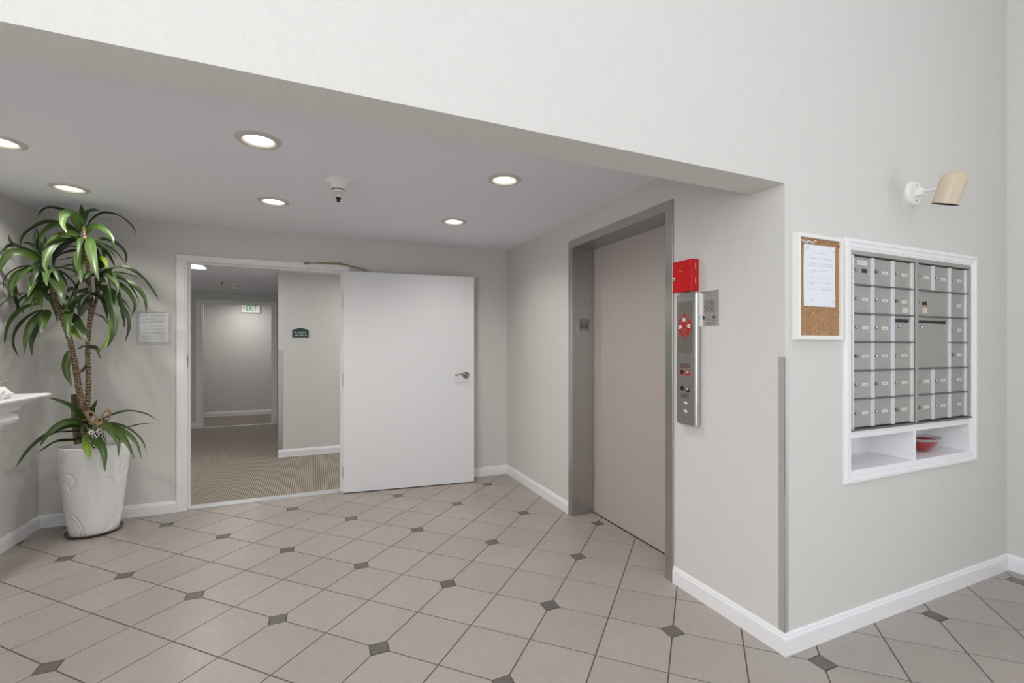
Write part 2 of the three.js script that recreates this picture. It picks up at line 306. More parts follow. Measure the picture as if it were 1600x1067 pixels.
{
  const f = [], panes = [], [x0, x1, y0, y1] = GL, nx = 4, ny = 2, b = 0.03;
  for (let i = 0; i <= nx; i++) { const x = x0 + (x1 - x0) * i / nx; f.push(box(Math.max(x0, x - b), Math.min(x1, x + b), y0, y1, ENTRY + 0.03, ENTRY + 0.1)); }
  for (let j = 0; j <= ny; j++) { const y = y0 + (y1 - y0) * j / ny; f.push(box(x0, x1, Math.max(y0, y - b), Math.min(y1, y + b), ENTRY + 0.035, ENTRY + 0.095)); }
  for (let i = 0; i < nx; i++) for (let j = 0; j < ny; j++) panes.push(box(x0 + (x1 - x0) * i / nx + b, x0 + (x1 - x0) * (i + 1) / nx - b, y0 + (y1 - y0) * j / ny + b, y0 + (y1 - y0) * (j + 1) / ny - b, ENTRY + 0.062, ENTRY + 0.066));
  windowUnit(1, { frame: f, panes }, 'tall white framed glazing of the entry wall');
  const sf = [], sp3 = [];
  for (let i = 0; i <= 2; i++) { const z = GS[0] + (GS[1] - GS[0]) * i / 2; sf.push(box(LEFT - 0.09, LEFT - 0.03, GS[2], GS[3], Math.max(GS[0], z - b), Math.min(GS[1], z + b))); }
  for (let j = 0; j <= 2; j++) { const y = GS[2] + (GS[3] - GS[2]) * j / 2; sf.push(box(LEFT - 0.085, LEFT - 0.035, Math.max(GS[2], y - b), Math.min(GS[3], y + b), GS[0], GS[1])); }
  for (let i = 0; i < 2; i++) for (let j = 0; j < 2; j++) sp3.push(box(LEFT - 0.062, LEFT - 0.058, GS[2] + (GS[3] - GS[2]) * j / 2 + b, GS[2] + (GS[3] - GS[2]) * (j + 1) / 2 - b, GS[0] + (GS[1] - GS[0]) * i / 2 + b, GS[0] + (GS[1] - GS[0]) * (i + 1) / 2 - b));
  windowUnit(3, { frame: sf, panes: sp3 }, 'white framed side window added out of view to light the elevator wall');
  const rf = [], rp = [];
  for (let i = 0; i <= 2; i++) { const z = GR[0] + (GR[1] - GR[0]) * i / 2; rf.push(box(RIGHT + 0.03, RIGHT + 0.09, GR[2], GR[3], Math.max(GR[0], z - b), Math.min(GR[1], z + b))); }
  for (const y of [GR[2] + b, GR[3] - b]) rf.push(box(RIGHT + 0.035, RIGHT + 0.085, y - b, y + b, GR[0], GR[1]));
  for (let i = 0; i < 2; i++) rp.push(box(RIGHT + 0.058, RIGHT + 0.062, GR[2] + 2 * b, GR[3] - 2 * b, GR[0] + (GR[1] - GR[0]) * i / 2 + b, GR[0] + (GR[1] - GR[0]) * (i + 1) / 2 - b));
  windowUnit(4, { frame: rf, panes: rp }, 'glazing added out of view past the mailboxes to light the left wall');
  const g = [], q = [], [a0, a1, c0, c1] = SKYL;
  for (let i = 0; i <= 3; i++) { const x = a0 + (a1 - a0) * i / 3; g.push(box(Math.max(a0, x - b), Math.min(a1, x + b), TOP + 0.04, TOP + 0.1, c0, c1)); }
  for (const z of [c0 + b, c1 - b]) g.push(box(a0, a1, TOP + 0.045, TOP + 0.095, z - b, z + b));
  for (let i = 0; i < 3; i++) q.push(box(a0 + (a1 - a0) * i / 3 + b, a0 + (a1 - a0) * (i + 1) / 3 - b, TOP + 0.068, TOP + 0.072, c0 + 2 * b, c1 - 2 * b));
  windowUnit(2, { frame: g, panes: q }, 'white framed skylight in the high entry ceiling');
}

// ---------------------------------------------------------------- hallway behind the open door
struct('floor_hallway', box(-2.95, 2.7, -0.06, 0.003, -11.2, -4.86), M.carpet, 'brown ribbed loop carpet of the hallway', 'carpet');
struct('ceiling_hallway', box(-2.95, 2.7, HALLC, HALLC + 0.1, -11.2, BACK - 0.14), M.ceiling, 'low white hallway ceiling seen through the open door', 'ceiling');
struct('wall_stub', box(STUBX, 2.6, 0, HALLC, FARW, STUB), M.wall, 'beige linen hallway wall carrying the green room sign', 'wall');
const FD = { x0: -1.78, x1: -0.71, h: 2.172 };
struct('wall_far', slab('z', -2.85, STUBX, 0, HALLC, FARW - 0.13, FARW, [[FD.x0 - 0.018, FD.x1 + 0.018, 0, FD.h + 0.018]]), M.wall, 'hallway wall around the far white door frame', 'wall');
struct('wall_end', box(-2.85, 2.6, 0, HALLC, ENDW - 0.12, ENDW), M.wall, 'beige linen wall beyond the far door frame', 'wall');
struct('wall_hall_left', box(-2.95, -2.85, 0, HALLC, -11.2, BACK - 0.14), M.wall, 'hallway side wall hidden past the door frame', 'wall');
struct('wall_hall_right', box(2.6, 2.7, 0, HALLC, -11.2, BACK - 0.14), M.wall, 'hallway end wall hidden behind the open door', 'wall');

// ---------------------------------------------------------------- baseboards
const BASEP = [[0, 0], [0.014, 0], [0.014, 0.072], [0.0125, 0.079], [0.009, 0.083], [0.0085, 0.089], [0.005, 0.097], [0, 0.099]];
const bb = (name, a, b, n, m0, m1, label) => struct(name, skirting(a, b, n, m0, m1, BASEP), M.trim, label, 'baseboard');
bb('baseboard_left', [LEFT, BACK], [LEFT, -3.86], [1, 0], -1, 0, 'white baseboard on the wall beside the plant');
bb('baseboard_back_left', [LEFT, BACK], [-1.073, BACK], [0, 1], -1, 0, 'white baseboard behind the planter up to the door frame');
bb('baseboard_back_right', [0.32, BACK], [ELEV, BACK], [0, 1], 0, -1, 'white baseboard behind the open door leaf');
bb('baseboard_elevator_far', [ELEV, BACK], [ELEV, -3.412], [-1, 0], -1, 0, 'white baseboard between back wall and elevator frame');
bb('baseboard_elevator_near', [ELEV, -2.168], [ELEV, FRONTW], [-1, 0], 0, 1, 'white baseboard between elevator frame and wall corner');
bb('baseboard_mailbox', [ELEV, FRONTW], [RIGHT, FRONTW], [0, 1], 1, -1, 'white baseboard under the mailboxes');
bb('baseboard_right', [RIGHT, FRONTW], [RIGHT, ENTRY], [-1, 0], -1, -1, 'white baseboard on the side wall past the mailboxes');
bb('baseboard_stub', [STUBX, STUB], [2.6, STUB], [0, 1], 0, -1, 'white baseboard below the green room sign');
bb('baseboard_far', [-2.85, FARW], [-1.865, FARW], [0, 1], -1, 0, 'short white baseboard beside the far door frame');
bb('baseboard_end', [-2.85, ENDW], [2.6, ENDW], [0, 1], -1, -1, 'white baseboard beyond the far door frame');

// ---------------------------------------------------------------- door frames
function doorFrame(n, x0, x1, h, zf, depth, cw, ct, label) {
  const t = structGroup('trim_' + n, label, 'door frame'), m = M.trim, p = 0.014;
  mesh('casing', rbox(x0 - cw, x0 - 0.012, 0, h + 0.006, zf, zf + p, 0.003), m, t);
  mesh('casing', rbox(x1 + 0.006, x1 + cw, 0, h + 0.006, zf, zf + p, 0.003), m, t);
  mesh('casing', rbox(x0 - cw, x1 + cw, h + 0.006, h + ct, zf, zf + p, 0.003), m, t);
  mesh('jamb', box(x0 - 0.018, x0, 0, h + 0.018, zf - depth, zf + 0.004), m, t);
  mesh('jamb', box(x1, x1 + 0.018, 0, h + 0.018, zf - depth, zf + 0.004), m, t);
  mesh('jamb', box(x0, x1, h, h + 0.018, zf - depth, zf + 0.004), m, t);
  mesh('door_stop', rbox(x0, x0 + 0.013, 0, h, zf - 0.1, zf - 0.052, 0.002), m, t);
  mesh('door_stop', rbox(x1 - 0.013, x1, 0, h, zf - 0.1, zf - 0.052, 0.002), m, t);
  mesh('door_stop', rbox(x0 + 0.013, x1 - 0.013, h - 0.013, h, zf - 0.1, zf - 0.052, 0.002), m, t);
  return t;
}
const DF = doorFrame(1, DOORX[0], DOORX[1], DOORH, BACK, 0.14, 0.07, 0.05, 'white door frame around the open hallway doorway');
{ const s = mesh('strike_plate', [rbox(DOORX[0] - 0.001, DOORX[0] + 0.0015, 1.23, 1.33, BACK - 0.045, BACK - 0.012, 0.0006)], M.nickel, DF); s.userData.label = 'small steel strike plate'; }
for (const y of [0.42, 1.35, 1.98]) mesh('silencer', [cyl(0.004, 0.004, 0.003, 10).rotateZ(Math.PI / 2).translate(DOORX[0] + 0.0145, y, BACK - 0.07)], M.nickel, DF);
doorFrame(2, FD.x0, FD.x1, FD.h, FARW, 0.13, 0.085, 0.05, 'white door frame at the far end of the hallway');
// thresholds
{
  const t = tag(mesh('threshold', [rbox(DOORX[0], DOORX[1], 0, 0.008, BACK - 0.055, BACK - 0.008, 0.003), rbox(DOORX[0], DOORX[1], 0.002, 0.012, BACK - 0.115, BACK - 0.058, 0.004)], M.aluminium), 'ribbed aluminium threshold between tiles and carpet', 'threshold');
  tag(mesh('threshold', rbox(FD.x0, FD.x1, 0.003, 0.012, FARW - 0.09, FARW - 0.03, 0.003), M.aluminium), 'narrow metal threshold under the far door frame', 'threshold');
}

// ---------------------------------------------------------------- open white door leaf
const D0 = V(0.253, 0.01, -4.742), D1 = V(1.517, 0.01, -4.604), DA = Math.atan2(-(D1.z - D0.z), D1.x - D0.x), DL = Math.hypot(D1.x - D0.x, D1.z - D0.z);
{
  const d = structGroup('door_1', 'plain white hallway door swung wide open against the wall', 'door');
  d.position.copy(D0); d.rotation.y = DA;
  mesh('leaf', rbox(0, DL, 0, 2.12, -0.04, 0, 0.0025), M.door, d);
  const hx = DL - 0.088, hy = 1.105, h = mesh('handle', [lathe([[0, 0.016], [0.024, 0.014], [0.033, 0.008], [0.036, 0]], 36).rotateX(Math.PI / 2).translate(hx, hy, 0), cyl(0.012, 0.014, 0.05, 20).rotateX(Math.PI / 2).translate(hx, hy, 0.03)], M.nickel, d);
  mesh('lever', [tube([V(hx, hy, 0.052), V(hx - 0.035, hy + 0.004, 0.056), V(hx - 0.075, hy + 0.012, 0.055), V(hx - 0.115, hy + 0.002, 0.052)], 0.0075, 24, 10), new THREE.SphereGeometry(0.012, 16, 12).translate(hx, hy, 0.052), new THREE.SphereGeometry(0.0075, 12, 8).translate(hx - 0.115, hy + 0.002, 0.052)], M.nickel, h);
  mesh('thumb_turn', cyl(0.008, 0.008, 0.008, 16).rotateX(Math.PI / 2).translate(hx, hy, 0.068), M.chrome, h);
  mesh('latch_plate', rbox(DL - 0.001, DL + 0.0015, hy - 0.03, hy + 0.03, -0.033, -0.008, 0.0006), M.nickel, d);
  for (const y of [0.2, 1.08, 1.83]) mesh('hinge', [cyl(0.006, 0.006, 0.115, 12).translate(-0.006, y, 0.002), box(-0.004, 0.0, y - 0.055, y + 0.055, -0.036, 0.001)], M.aluminium, d);
  const c = mesh('closer_bracket', [cyl(0.007, 0.007, 0.03, 12).translate(0.207, 2.125, -0.02), rbox(0.19, 0.235, 2.12, 2.126, -0.03, -0.008, 0.002)], M.bronze, d); c.userData.label = 'bronze closer pivot on the door top';
}
{
  const t = thing('door_closer_arm', 'folded bronze door closer arm above the open door', 'closer arm');
  const a = px(479, 411, { z: BACK + 0.03 }), e = px(531, 412, { z: -4.70 }), b = V(D0.x + 0.207 * Math.cos(DA), 2.15, D0.z - 0.207 * Math.sin(DA) - 0.02);
  const shoe = mesh('shoe', [rbox(a.x - 0.022, a.x + 0.022, a.y - 0.012, a.y + 0.012, BACK + 0.012, BACK + 0.03, 0.003)], M.nickel, t);
  mesh('rod', [tube([a, a.clone().lerp(e, 0.4)], 0.004, 4, 10), new THREE.SphereGeometry(0.009, 14, 10).translate(a.x, a.y, a.z)], M.nickel, t);
  mesh('forearm', tube([a.clone().lerp(e, 0.36), e], 0.0085, 6, 12), M.bronze, t);
  mesh('elbow', cyl(0.012, 0.012, 0.022, 18).translate(e.x, e.y, e.z), M.bronze, t);
  mesh('main_arm', tube([e, b], 0.0085, 6, 12), M.bronze, t);
}

// ---------------------------------------------------------------- elevator: frame, door, sill
{
  const f = structGroup('trim_3', 'brushed stainless steel frame around the elevator door', 'elevator frame');
  const o = 0.06, p = 0.012, xs = ELEV - p, xi = ELEV + 0.2, m = M.steel, { z0, z1, top } = EO;
  mesh('jamb_face', rbox(xs, ELEV, 0, top, z0 - o, z0 + 0.002, 0.002), m, f); mesh('jamb_face', rbox(xs, ELEV, 0, top, z1 - 0.002, z1 + o, 0.002), m, f);
  mesh('head_face', rbox(xs, ELEV, top, top + o, z0 - o, z1 + o, 0.002), m, f);
  mesh('reveal', box(ELEV, xi, 0, top, z0 - 0.003, z0), m, f); mesh('reveal', box(ELEV, xi, 0, top, z1, z1 + 0.003), m, f); mesh('reveal', box(ELEV, xi, top, top + 0.003, z0, z1), m, f);
  const d = structGroup('door_2', 'closed mauve-beige sliding elevator door', 'elevator door');
  mesh('panel', rbox(xi + 0.004, xi + 0.034, 0.008, top + 0.04, z0 - 0.06, z1 + 0.06, 0.002), M.elevatorDoor, d);
  mesh('sill', box(xi + 0.002, xi + 0.08, -0.002, 0.004, z0 - 0.06, z1 + 0.06), M.nickel, d);
  struct('wall_shaft', [box(xi + 0.08, xi + 0.14, 0, H, z0 - 0.3, z1 + 0.3), box(xi, xi + 0.14, 0, H, z0 - 0.3, z0 - 0.12), box(xi, xi + 0.14, 0, H, z1 + 0.12, z1 + 0.3)], M.concrete, 'concrete shaft wall behind the elevator door', 'wall');
  // floor plate L2 on the far reveal
  const plate = thing('floor_plate', 'small metal plate reading L2 on the elevator jamb', 'plate', [2.068, 1.59, z0]);
  mesh('plate', rbox(-0.055, 0.055, -0.056, 0.056, 0, 0.003, 0.001), M.steel, plate);
  mesh('lettering', sheet(0.104, 0.106).translate(0, 0, 0.0034), std({ map: canvas(256, 256, (g, w, h) => { g.fillStyle = '#8d8883'; g.fillRect(0, 0, w, h); g.fillStyle = '#26221f'; g.font = 'bold 130px sans-serif'; g.textAlign = 'center'; g.fillText('L', 78, 186); g.fillText('2', 176, 186); }), metalness: 0.4, roughness: 0.5 }), plate);
}

// ---------------------------------------------------------------- corner guards
tag(mesh('corner_guard', [rbox(ELEV - 0.003, ELEV - 0.0002, 0.1, 1.358, FRONTW - 0.03, FRONTW + 0.003, 0.001), rbox(ELEV - 0.003, ELEV + 0.022, 0.1, 1.358, FRONTW + 0.0002, FRONTW + 0.003, 0.001)], std({ color: hex(200, 199, 198), metalness: 0.6, roughness: 0.45 })), 'tall metal corner guard on the wall corner beside the mailboxes', 'corner guard');
tag(mesh('corner_guard', [rbox(STUBX - 0.003, STUBX - 0.0002, 0.1, 1.365, STUB - 0.05, STUB + 0.003, 0.001), rbox(STUBX - 0.003, STUBX + 0.055, 0.1, 1.365, STUB + 0.0002, STUB + 0.003, 0.001)], std({ color: hex(180, 178, 178), metalness: 0.9, roughness: 0.35 })), 'metal corner guard on the hallway wall below the room sign', 'corner guard');

// ---------------------------------------------------------------- recessed lights
const LL = ['round recessed light above the white mantel', 'round recessed light above the potted plant', 'round recessed light between header and sprinkler', 'round recessed light in front of the open doorway', 'round recessed light nearest the elevator and header', 'round recessed light between open door and elevator'];
LAMPS.forEach(([x, z], i) => {
  const t = thing('recessed_light', LL[i], 'light', [x, H, z], 'recessed lobby lights');
  mesh('trim_ring', lathe([[0.070, 0.004], [0.072, -0.004], [0.078, -0.010], [0.083, -0.0105], [0.086, -0.0075], [0.096, -0.0068], [0.103, -0.005], [0.107, -0.0005], [0.107, 0]], 48), M.ring, t);
  mesh('baffle', lathe([[0.066, 0.05], [0.068, 0.03], [0.0705, 0.004], [0.0705, -0.002]], 40), M.ring, t);
  mesh('lens', cyl(0.0665, 0.0665, 0.006, 40).translate(0, 0.026, 0), M.lens, t);
  const l = new THREE.SpotLight(new THREE.Color(1.0, 0.955, 0.89), 3.15, 0, 1.32, 0.5, 2); l.position.set(0, 0.018, 0); l.target.position.set(0, -1, 0); l.castShadow = true; l.shadow.radius = 3; l.name = 'lamp_glow';
  t.add(l); t.add(l.target); l.target.name = 'lamp_target';
});
// hallway ceiling fixtures
function hallLight(x0, x1, z0, z1, power, label) {
  const t = thing('ceiling_light', label, 'light', [(x0 + x1) / 2, HALLC, (z0 + z1) / 2], 'hallway ceiling lights'), w = x1 - x0, d = z1 - z0;
  mesh('housing', rbox(-w / 2 - 0.012, w / 2 + 0.012, -0.03, 0, -d / 2 - 0.012, d / 2 + 0.012, 0.004), M.white, t);
  mesh('diffuser', rbox(-w / 2, w / 2, -0.04, -0.028, -d / 2, d / 2, 0.004), M.lensHall, t);
  const l = new THREE.RectAreaLight(new THREE.Color(1, 0.98, 0.95), power, w, d); l.position.set(0, -0.043, 0); l.rotation.x = -Math.PI / 2; l.name = 'lamp_glow'; t.add(l);
}
hallLight(-1.32, -1.17, -6.52, -5.9, 50, 'slim lit ceiling fixture just inside the hallway door');
hallLight(0.9, 1.05, -6.1, -5.48, 52, 'slim ceiling fixture added out of view to light the room sign wall');  // added unseen fixture, lights the wall with the room sign
hallLight(-1.35, -1.2, -10.6, -9.98, 40, 'slim lit ceiling fixture beyond the far door frame');

// sprinkler and detectors
{
  const t = thing('sprinkler', 'white bell shaped sprinkler with dark tip on lobby ceiling', 'sprinkler', [0.14, H, -3.165]);
  mesh('escutcheon', lathe([[0.085, 0], [0.084, -0.006], [0.066, -0.016], [0.052, -0.032], [0.045, -0.05], [0.043, -0.056], [0.03, -0.056], [0.03, 0]], 40), M.white, t);
  mesh('cup', lathe([[0.001, -0.074], [0.03, -0.074], [0.037, -0.068], [0.039, -0.06], [0.03, -0.06], [0.001, -0.06]], 32), M.white, t);
  for (let k = 0; k < 4; k++) mesh('slot', box(-0.012, 0.012, -0.06, -0.056, 0.036, 0.042).rotateY(k * Math.PI / 2 + 0.4), M.black, t);
  mesh('stem', cyl(0.009, 0.009, 0.03, 14).translate(0, -0.086, 0), M.white, t);
  mesh('disc', lathe([[0.001, -0.106], [0.03, -0.104], [0.038, -0.098], [0.03, -0.093], [0.001, -0.092]], 32), M.white, t);
  mesh('deflector', [cyl(0.016, 0.012, 0.012, 14).translate(0, -0.112, 0), cyl(0.006, 0.006, 0.012, 10).translate(0, -0.122, 0), cyl(0.011, 0.011, 0.006, 12).translate(0, -0.129, 0)], M.black, t);
  const s = thing('smoke_detector', 'round white smoke detector on the hallway ceiling', 'detector', [-1.13, HALLC, -8.4]);
  mesh('base', cyl(0.075, 0.075, 0.012, 32).translate(0, -0.006, 0), M.white, s); mesh('cover', lathe([[0.001, -0.045], [0.045, -0.044], [0.06, -0.034], [0.067, -0.012], [0.001, -0.012]], 32), M.white, s);
  const q = thing('sprinkler', 'small dark sprinkler head on the hallway ceiling', 'sprinkler', [-1.23, HALLC, -7.95]);
  mesh('escutcheon', lathe([[0.001, -0.008], [0.03, -0.007], [0.036, 0]], 24), M.white, q); mesh('head', [cyl(0.008, 0.01, 0.035, 10).translate(0, -0.022, 0), cyl(0.02, 0.02, 0.003, 14).translate(0, -0.042, 0)], M.nickel, q);
}

// ---------------------------------------------------------------- signs and notices
{
  const t = thing('room_sign', 'small dark green room number sign on the hallway wall', 'sign', [-0.163, 1.53, STUB]);
  const s = new THREE.Shape([[-0.095, 0], [0.095, 0], [0.095, 0.095], [0, 0.122], [-0.095, 0.095]].map(p => new THREE.Vector2(...p)));
  mesh('board', new THREE.ExtrudeGeometry(s, { depth: 0.006, bevelThickness: 0.001, bevelSize: 0.001, bevelSegments: 1 }), std({ color: hex(40, 62, 60), roughness: 0.5 }), t);
  mesh('lettering', sheet(0.184, 0.084).translate(0, 0.046, 0.0076), std({ map: canvas(512, 234, (g, w, h) => {
    g.fillStyle = '#283e3c'; g.fillRect(0, 0, w, h); g.fillStyle = '#c9d6d2'; g.font = 'bold 78px sans-serif'; g.textAlign = 'left';
    g.fillText('200-203', 150, 96); g.fillText('205-209', 62, 200);
    g.beginPath(); g.moveTo(40, 66); g.lineTo(82, 32); g.lineTo(82, 50); g.lineTo(128, 50); g.lineTo(128, 84); g.lineTo(82, 84); g.lineTo(82, 102); g.closePath(); g.fill();
    g.beginPath(); g.moveTo(428, 212); g.lineTo(394, 172); g.lineTo(412, 172); g.lineTo(412, 136); g.lineTo(444, 136); g.lineTo(444, 172); g.lineTo(462, 172); g.closePath(); g.fill();
  }), roughness: 0.5 }), t);
  const e = thing('exit_sign', 'white exit sign with green letters beyond the far frame', 'exit sign', [-1.197, 2.215, ENDW]);
  mesh('housing', rbox(-0.165, 0.165, -0.1, 0.1, 0, 0.045, 0.004), M.white, e);
  mesh('lettering', sheet(0.318, 0.188).translate(0, 0, 0.0456), std({ map: canvas(512, 300, (g, w, h) => {
    g.fillStyle = '#eef3ea'; g.fillRect(0, 0, w, h); g.fillStyle = '#0f9a3c'; g.strokeStyle = '#3f6a4c'; g.lineWidth = 14;
    g.font = 'bold 290px sans-serif'; g.textAlign = 'center'; const tw = g.measureText('EXIT').width || 650; g.save(); g.translate(268, 262); g.scale(310 / tw, 1); g.fillText('EXIT', 0, 0); g.restore();
    g.beginPath(); g.moveTo(76, 108); g.lineTo(28, 158); g.lineTo(76, 208); g.stroke();
  }), roughness: 0.5, emissive: new THREE.Color(1, 1, 1), emissiveMap: null, emissiveIntensity: 0 }), e);

  const n = thing('framed_notice', 'framed printed notice in clear holder beside the door frame', 'notice', [-1.2265, 1.563, BACK]);
  mesh('holder', rbox(-0.1175, 0.1175, -0.137, 0.137, 0, 0.006, 0.002), std({ color: hex(196, 196, 200), metalness: 0.3, roughness: 0.3 }), n);
  mesh('sheet', sheet(0.192, 0.236).translate(0, 0.002, 0.0066), std({ map: canvas(400, 492, (g, w, h) => {
    g.fillStyle = '#ecedee'; g.fillRect(0, 0, w, h);
    printRows(g, [[26, 110, 44], [140, 190, 44], [206, 372, 44]], '#55585c', 17, 3);
    printRows(g, [[36, 366, 92], [36, 344, 118], [36, 344, 142], [36, 350, 158], [36, 180, 178]], '#75797e', 12, 4);
    printRows(g, [[36, 368, 212], [60, 210, 230], [36, 350, 262], [36, 366, 282], [36, 130, 296], [36, 350, 330], [36, 366, 346], [36, 70, 364], [46, 340, 398], [36, 110, 418], [24, 370, 446], [30, 110, 462], [230, 376, 478]], '#8b8f92', 9, 5);
  }), roughness: 0.5 }), n);
  mesh('cover', rbox(-0.112, 0.112, -0.131, 0.131, 0.0075, 0.0095, 0.0008), M.glass, n);
}

// ---------------------------------------------------------------- beside the elevator: key box, call panel, intercom (built facing +z, then turned to face the lobby)
function onElevatorWall(name, label, category, y, z) { const t = thing(name, label, category, [ELEV, y, z]); t.rotation.y = -Math.PI / 2; return t; }
function roundedBar(w, h, d, r) {                              // upright bar, front edges rounded
  const s = new THREE.Shape(); s.moveTo(-w / 2, 0); s.lineTo(w / 2, 0); s.lineTo(w / 2, d - r); s.absarc(w / 2 - r, d - r, r, 0, Math.PI / 2, false); s.lineTo(-w / 2 + r * 0.3, d); s.absarc(-w / 2 + r * 0.3, d - r * 0.3, r * 0.3, Math.PI / 2, Math.PI, false); s.closePath();
  return metric(new THREE.ExtrudeGeometry(s, { depth: h, bevelEnabled: true, bevelThickness: 0.001, bevelSize: 0.001, bevelSegments: 1, curveSegments: 10 }).rotateX(Math.PI / 2).translate(0, h / 2, 0));
}
{
  const t = onElevatorWall('key_box', 'red steel key box mounted above the elevator call panel', 'key box', 1.803, -2.046);
  mesh('body', rbox(-0.0725, 0.0725, -0.088, 0.088, 0, 0.048, 0.002), M.red, t);
  mesh('lid', rbox(-0.0725, 0.0725, -0.088, 0.088, 0.049, 0.057, 0.002), M.red, t);
  mesh('lock', lathe([[0.001, 0.012], [0.0095, 0.011], [0.011, 0.008], [0.0115, 0]], 24).rotateX(Math.PI / 2).translate(-0.052, -0.012, 0.057), M.chrome, t);
  const p = (w, h, rows, sd) => std({ map: canvas(w, h, (g) => { g.fillStyle = '#c8060c'; g.fillRect(0, 0, w, h); printRows(g, rows, '#f2a04a', h * 0.62, sd); }), roughness: 0.33 });
  mesh('lettering', sheet(0.044, 0.012).translate(-0.012, 0.03, 0.0573), p(176, 48, [[6, 170, 40]], 9), t);
  for (const y of [0.05, -0.03]) mesh('hinge', rbox(0.0725, 0.0735, y - 0.017, y + 0.017, 0.022, 0.027, 0.0004), M.aluminium, t);
}
{
  const t = onElevatorWall('elevator_call_panel', 'tall stainless elevator call panel with red flame emblem', 'call panel', 1.332, -2.032), W = 0.155, Hh = 0.735, D = 0.0371;
  mesh('body', roundedBar(W, Hh, 0.036, 0.022), M.steel, t);
  const face = mesh('instruction_plate', rbox(-0.066, 0.053, 0.039, 0.329, D, D + 0.0016, 0.0006), std({ color: hex(150, 144, 137), metalness: 0.9, roughness: 0.42 }), t);
  const plateInk = (w, h, rows, hgt, sd) => std({ map: canvas(w, h, (g) => { g.fillStyle = '#8a837b'; g.fillRect(0, 0, w, h); printRows(g, rows, '#3c3834', hgt, sd); }), metalness: 0.6, roughness: 0.5 });
  mesh('print', sheet(0.07, 0.034).translate(-0.01, 0.293, D + 0.0019), plateInk(280, 136, [[40, 250, 34], [80, 210, 76], [30, 260, 120]], 20, 21), face);
  mesh('print', sheet(0.036, 0.012).translate(-0.01, 0.086, D + 0.0019), plateInk(144, 48, [[20, 124, 36]], 20, 22), face);
  // three red flames with white discs
  const flame = (pts) => new THREE.ExtrudeGeometry(new THREE.Shape(new THREE.CatmullRomCurve3(pts.map(p => V(p[0], p[1], 0)), true, 'centripetal').getPoints(44).map(p => new THREE.Vector2(p.x, p.y))), { depth: 0.0008, bevelEnabled: false });
  const fl = [[[-0.0109, 0.2646], [-0.0185, 0.25], [-0.0275, 0.235], [-0.0305, 0.222], [-0.028, 0.205], [-0.0215, 0.182], [-0.0165, 0.16], [-0.0145, 0.14], [-0.012, 0.128], [-0.0095, 0.14], [-0.006, 0.17], [0.001, 0.2], [0.0045, 0.22], [0.002, 0.237], [-0.005, 0.252]],
    [[-0.041, 0.239], [-0.05, 0.222], [-0.0585, 0.2], [-0.0602, 0.185], [-0.0575, 0.168], [-0.048, 0.15], [-0.033, 0.136], [-0.019, 0.128], [-0.0085, 0.119], [-0.0135, 0.132], [-0.0225, 0.15], [-0.0265, 0.17], [-0.031, 0.192], [-0.0385, 0.212], [-0.0412, 0.226]],
    [[0.0242, 0.233], [0.033, 0.215], [0.0405, 0.199], [0.0424, 0.184], [0.039, 0.168], [0.028, 0.15], [0.014, 0.138], [0.003, 0.126], [-0.0045, 0.113], [-0.0015, 0.128], [0.003, 0.144], [0.0055, 0.16], [0.0075, 0.178], [0.0105, 0.198], [0.018, 0.218]]];
  for (const f of fl) mesh('flame_emblem', flame(f).translate(0, 0, D + 0.0016), M.redPaint, face);
  for (const [x, y] of [[-0.0132, 0.2246], [-0.0445, 0.185], [0.0245, 0.188]]) {
    mesh('emblem_disc', cyl(0.0118, 0.0118, 0.0008, 24).rotateX(Math.PI / 2).translate(x, y, D + 0.0028), M.white, face);
    mesh('pictogram', [box(x - 0.0015, x + 0.0025, y - 0.006, y + 0.005, D + 0.0032, D + 0.0035), box(x - 0.005, x + 0.005, y - 0.0015, y + 0.0008, D + 0.0032, D + 0.0035)], std({ color: hex(90, 88, 92), roughness: 0.6 }), face);
  }
  // key switches and buttons
  const ring = (x, y, r, mat, nm, z = 0) => mesh(nm, lathe([[0.001, 0.001], [r, 0.001], [r, 0]], 28).rotateX(Math.PI / 2).translate(x, y, D + z), mat, t);
  ring(-0.0295, -0.0724, 0.0165, M.redPaint, 'red_ring'); ring(-0.0305, -0.072, 0.0125, M.black, 'keyhole', 0.0008); ring(0.0114, -0.0755, 0.0175, M.redPaint, 'red_ring');
  ring(-0.03, -0.166, 0.0155, M.black, 'keyhole'); ring(0.0114, -0.17, 0.0168, M.black, 'black_ring');
  const btn = (x, y, r, nm) => mesh(nm, lathe([[0.001, 0.009], [r * 0.6, 0.0085], [r, 0.004], [r, 0]], 24).rotateX(Math.PI / 2).translate(x, y, D), M.chrome, t);
  btn(0.0114, -0.072, 0.0105, 'key_switch'); btn(0.0114, -0.167, 0.011, 'key_switch');
  for (const y of [-0.25, -0.297]) btn(-0.005, y, 0.0145, 'call_button');
  const redPrint = (rows, sd) => std({ map: canvas(280, 96, (g, w, h) => { g.fillStyle = '#837e78'; g.fillRect(0, 0, w, h); printRows(g, rows, '#b0342f', 17, sd); }), metalness: 0.75, roughness: 0.42 });
  mesh('print', sheet(0.075, 0.026).translate(-0.01, -0.036, D + 0.0006), redPrint([[10, 260, 30], [30, 130, 80], [150, 250, 80]], 31), t);
  mesh('print', sheet(0.06, 0.02).translate(-0.01, -0.207, D + 0.0006), redPrint([[20, 250, 34], [60, 210, 84]], 32), t);
}
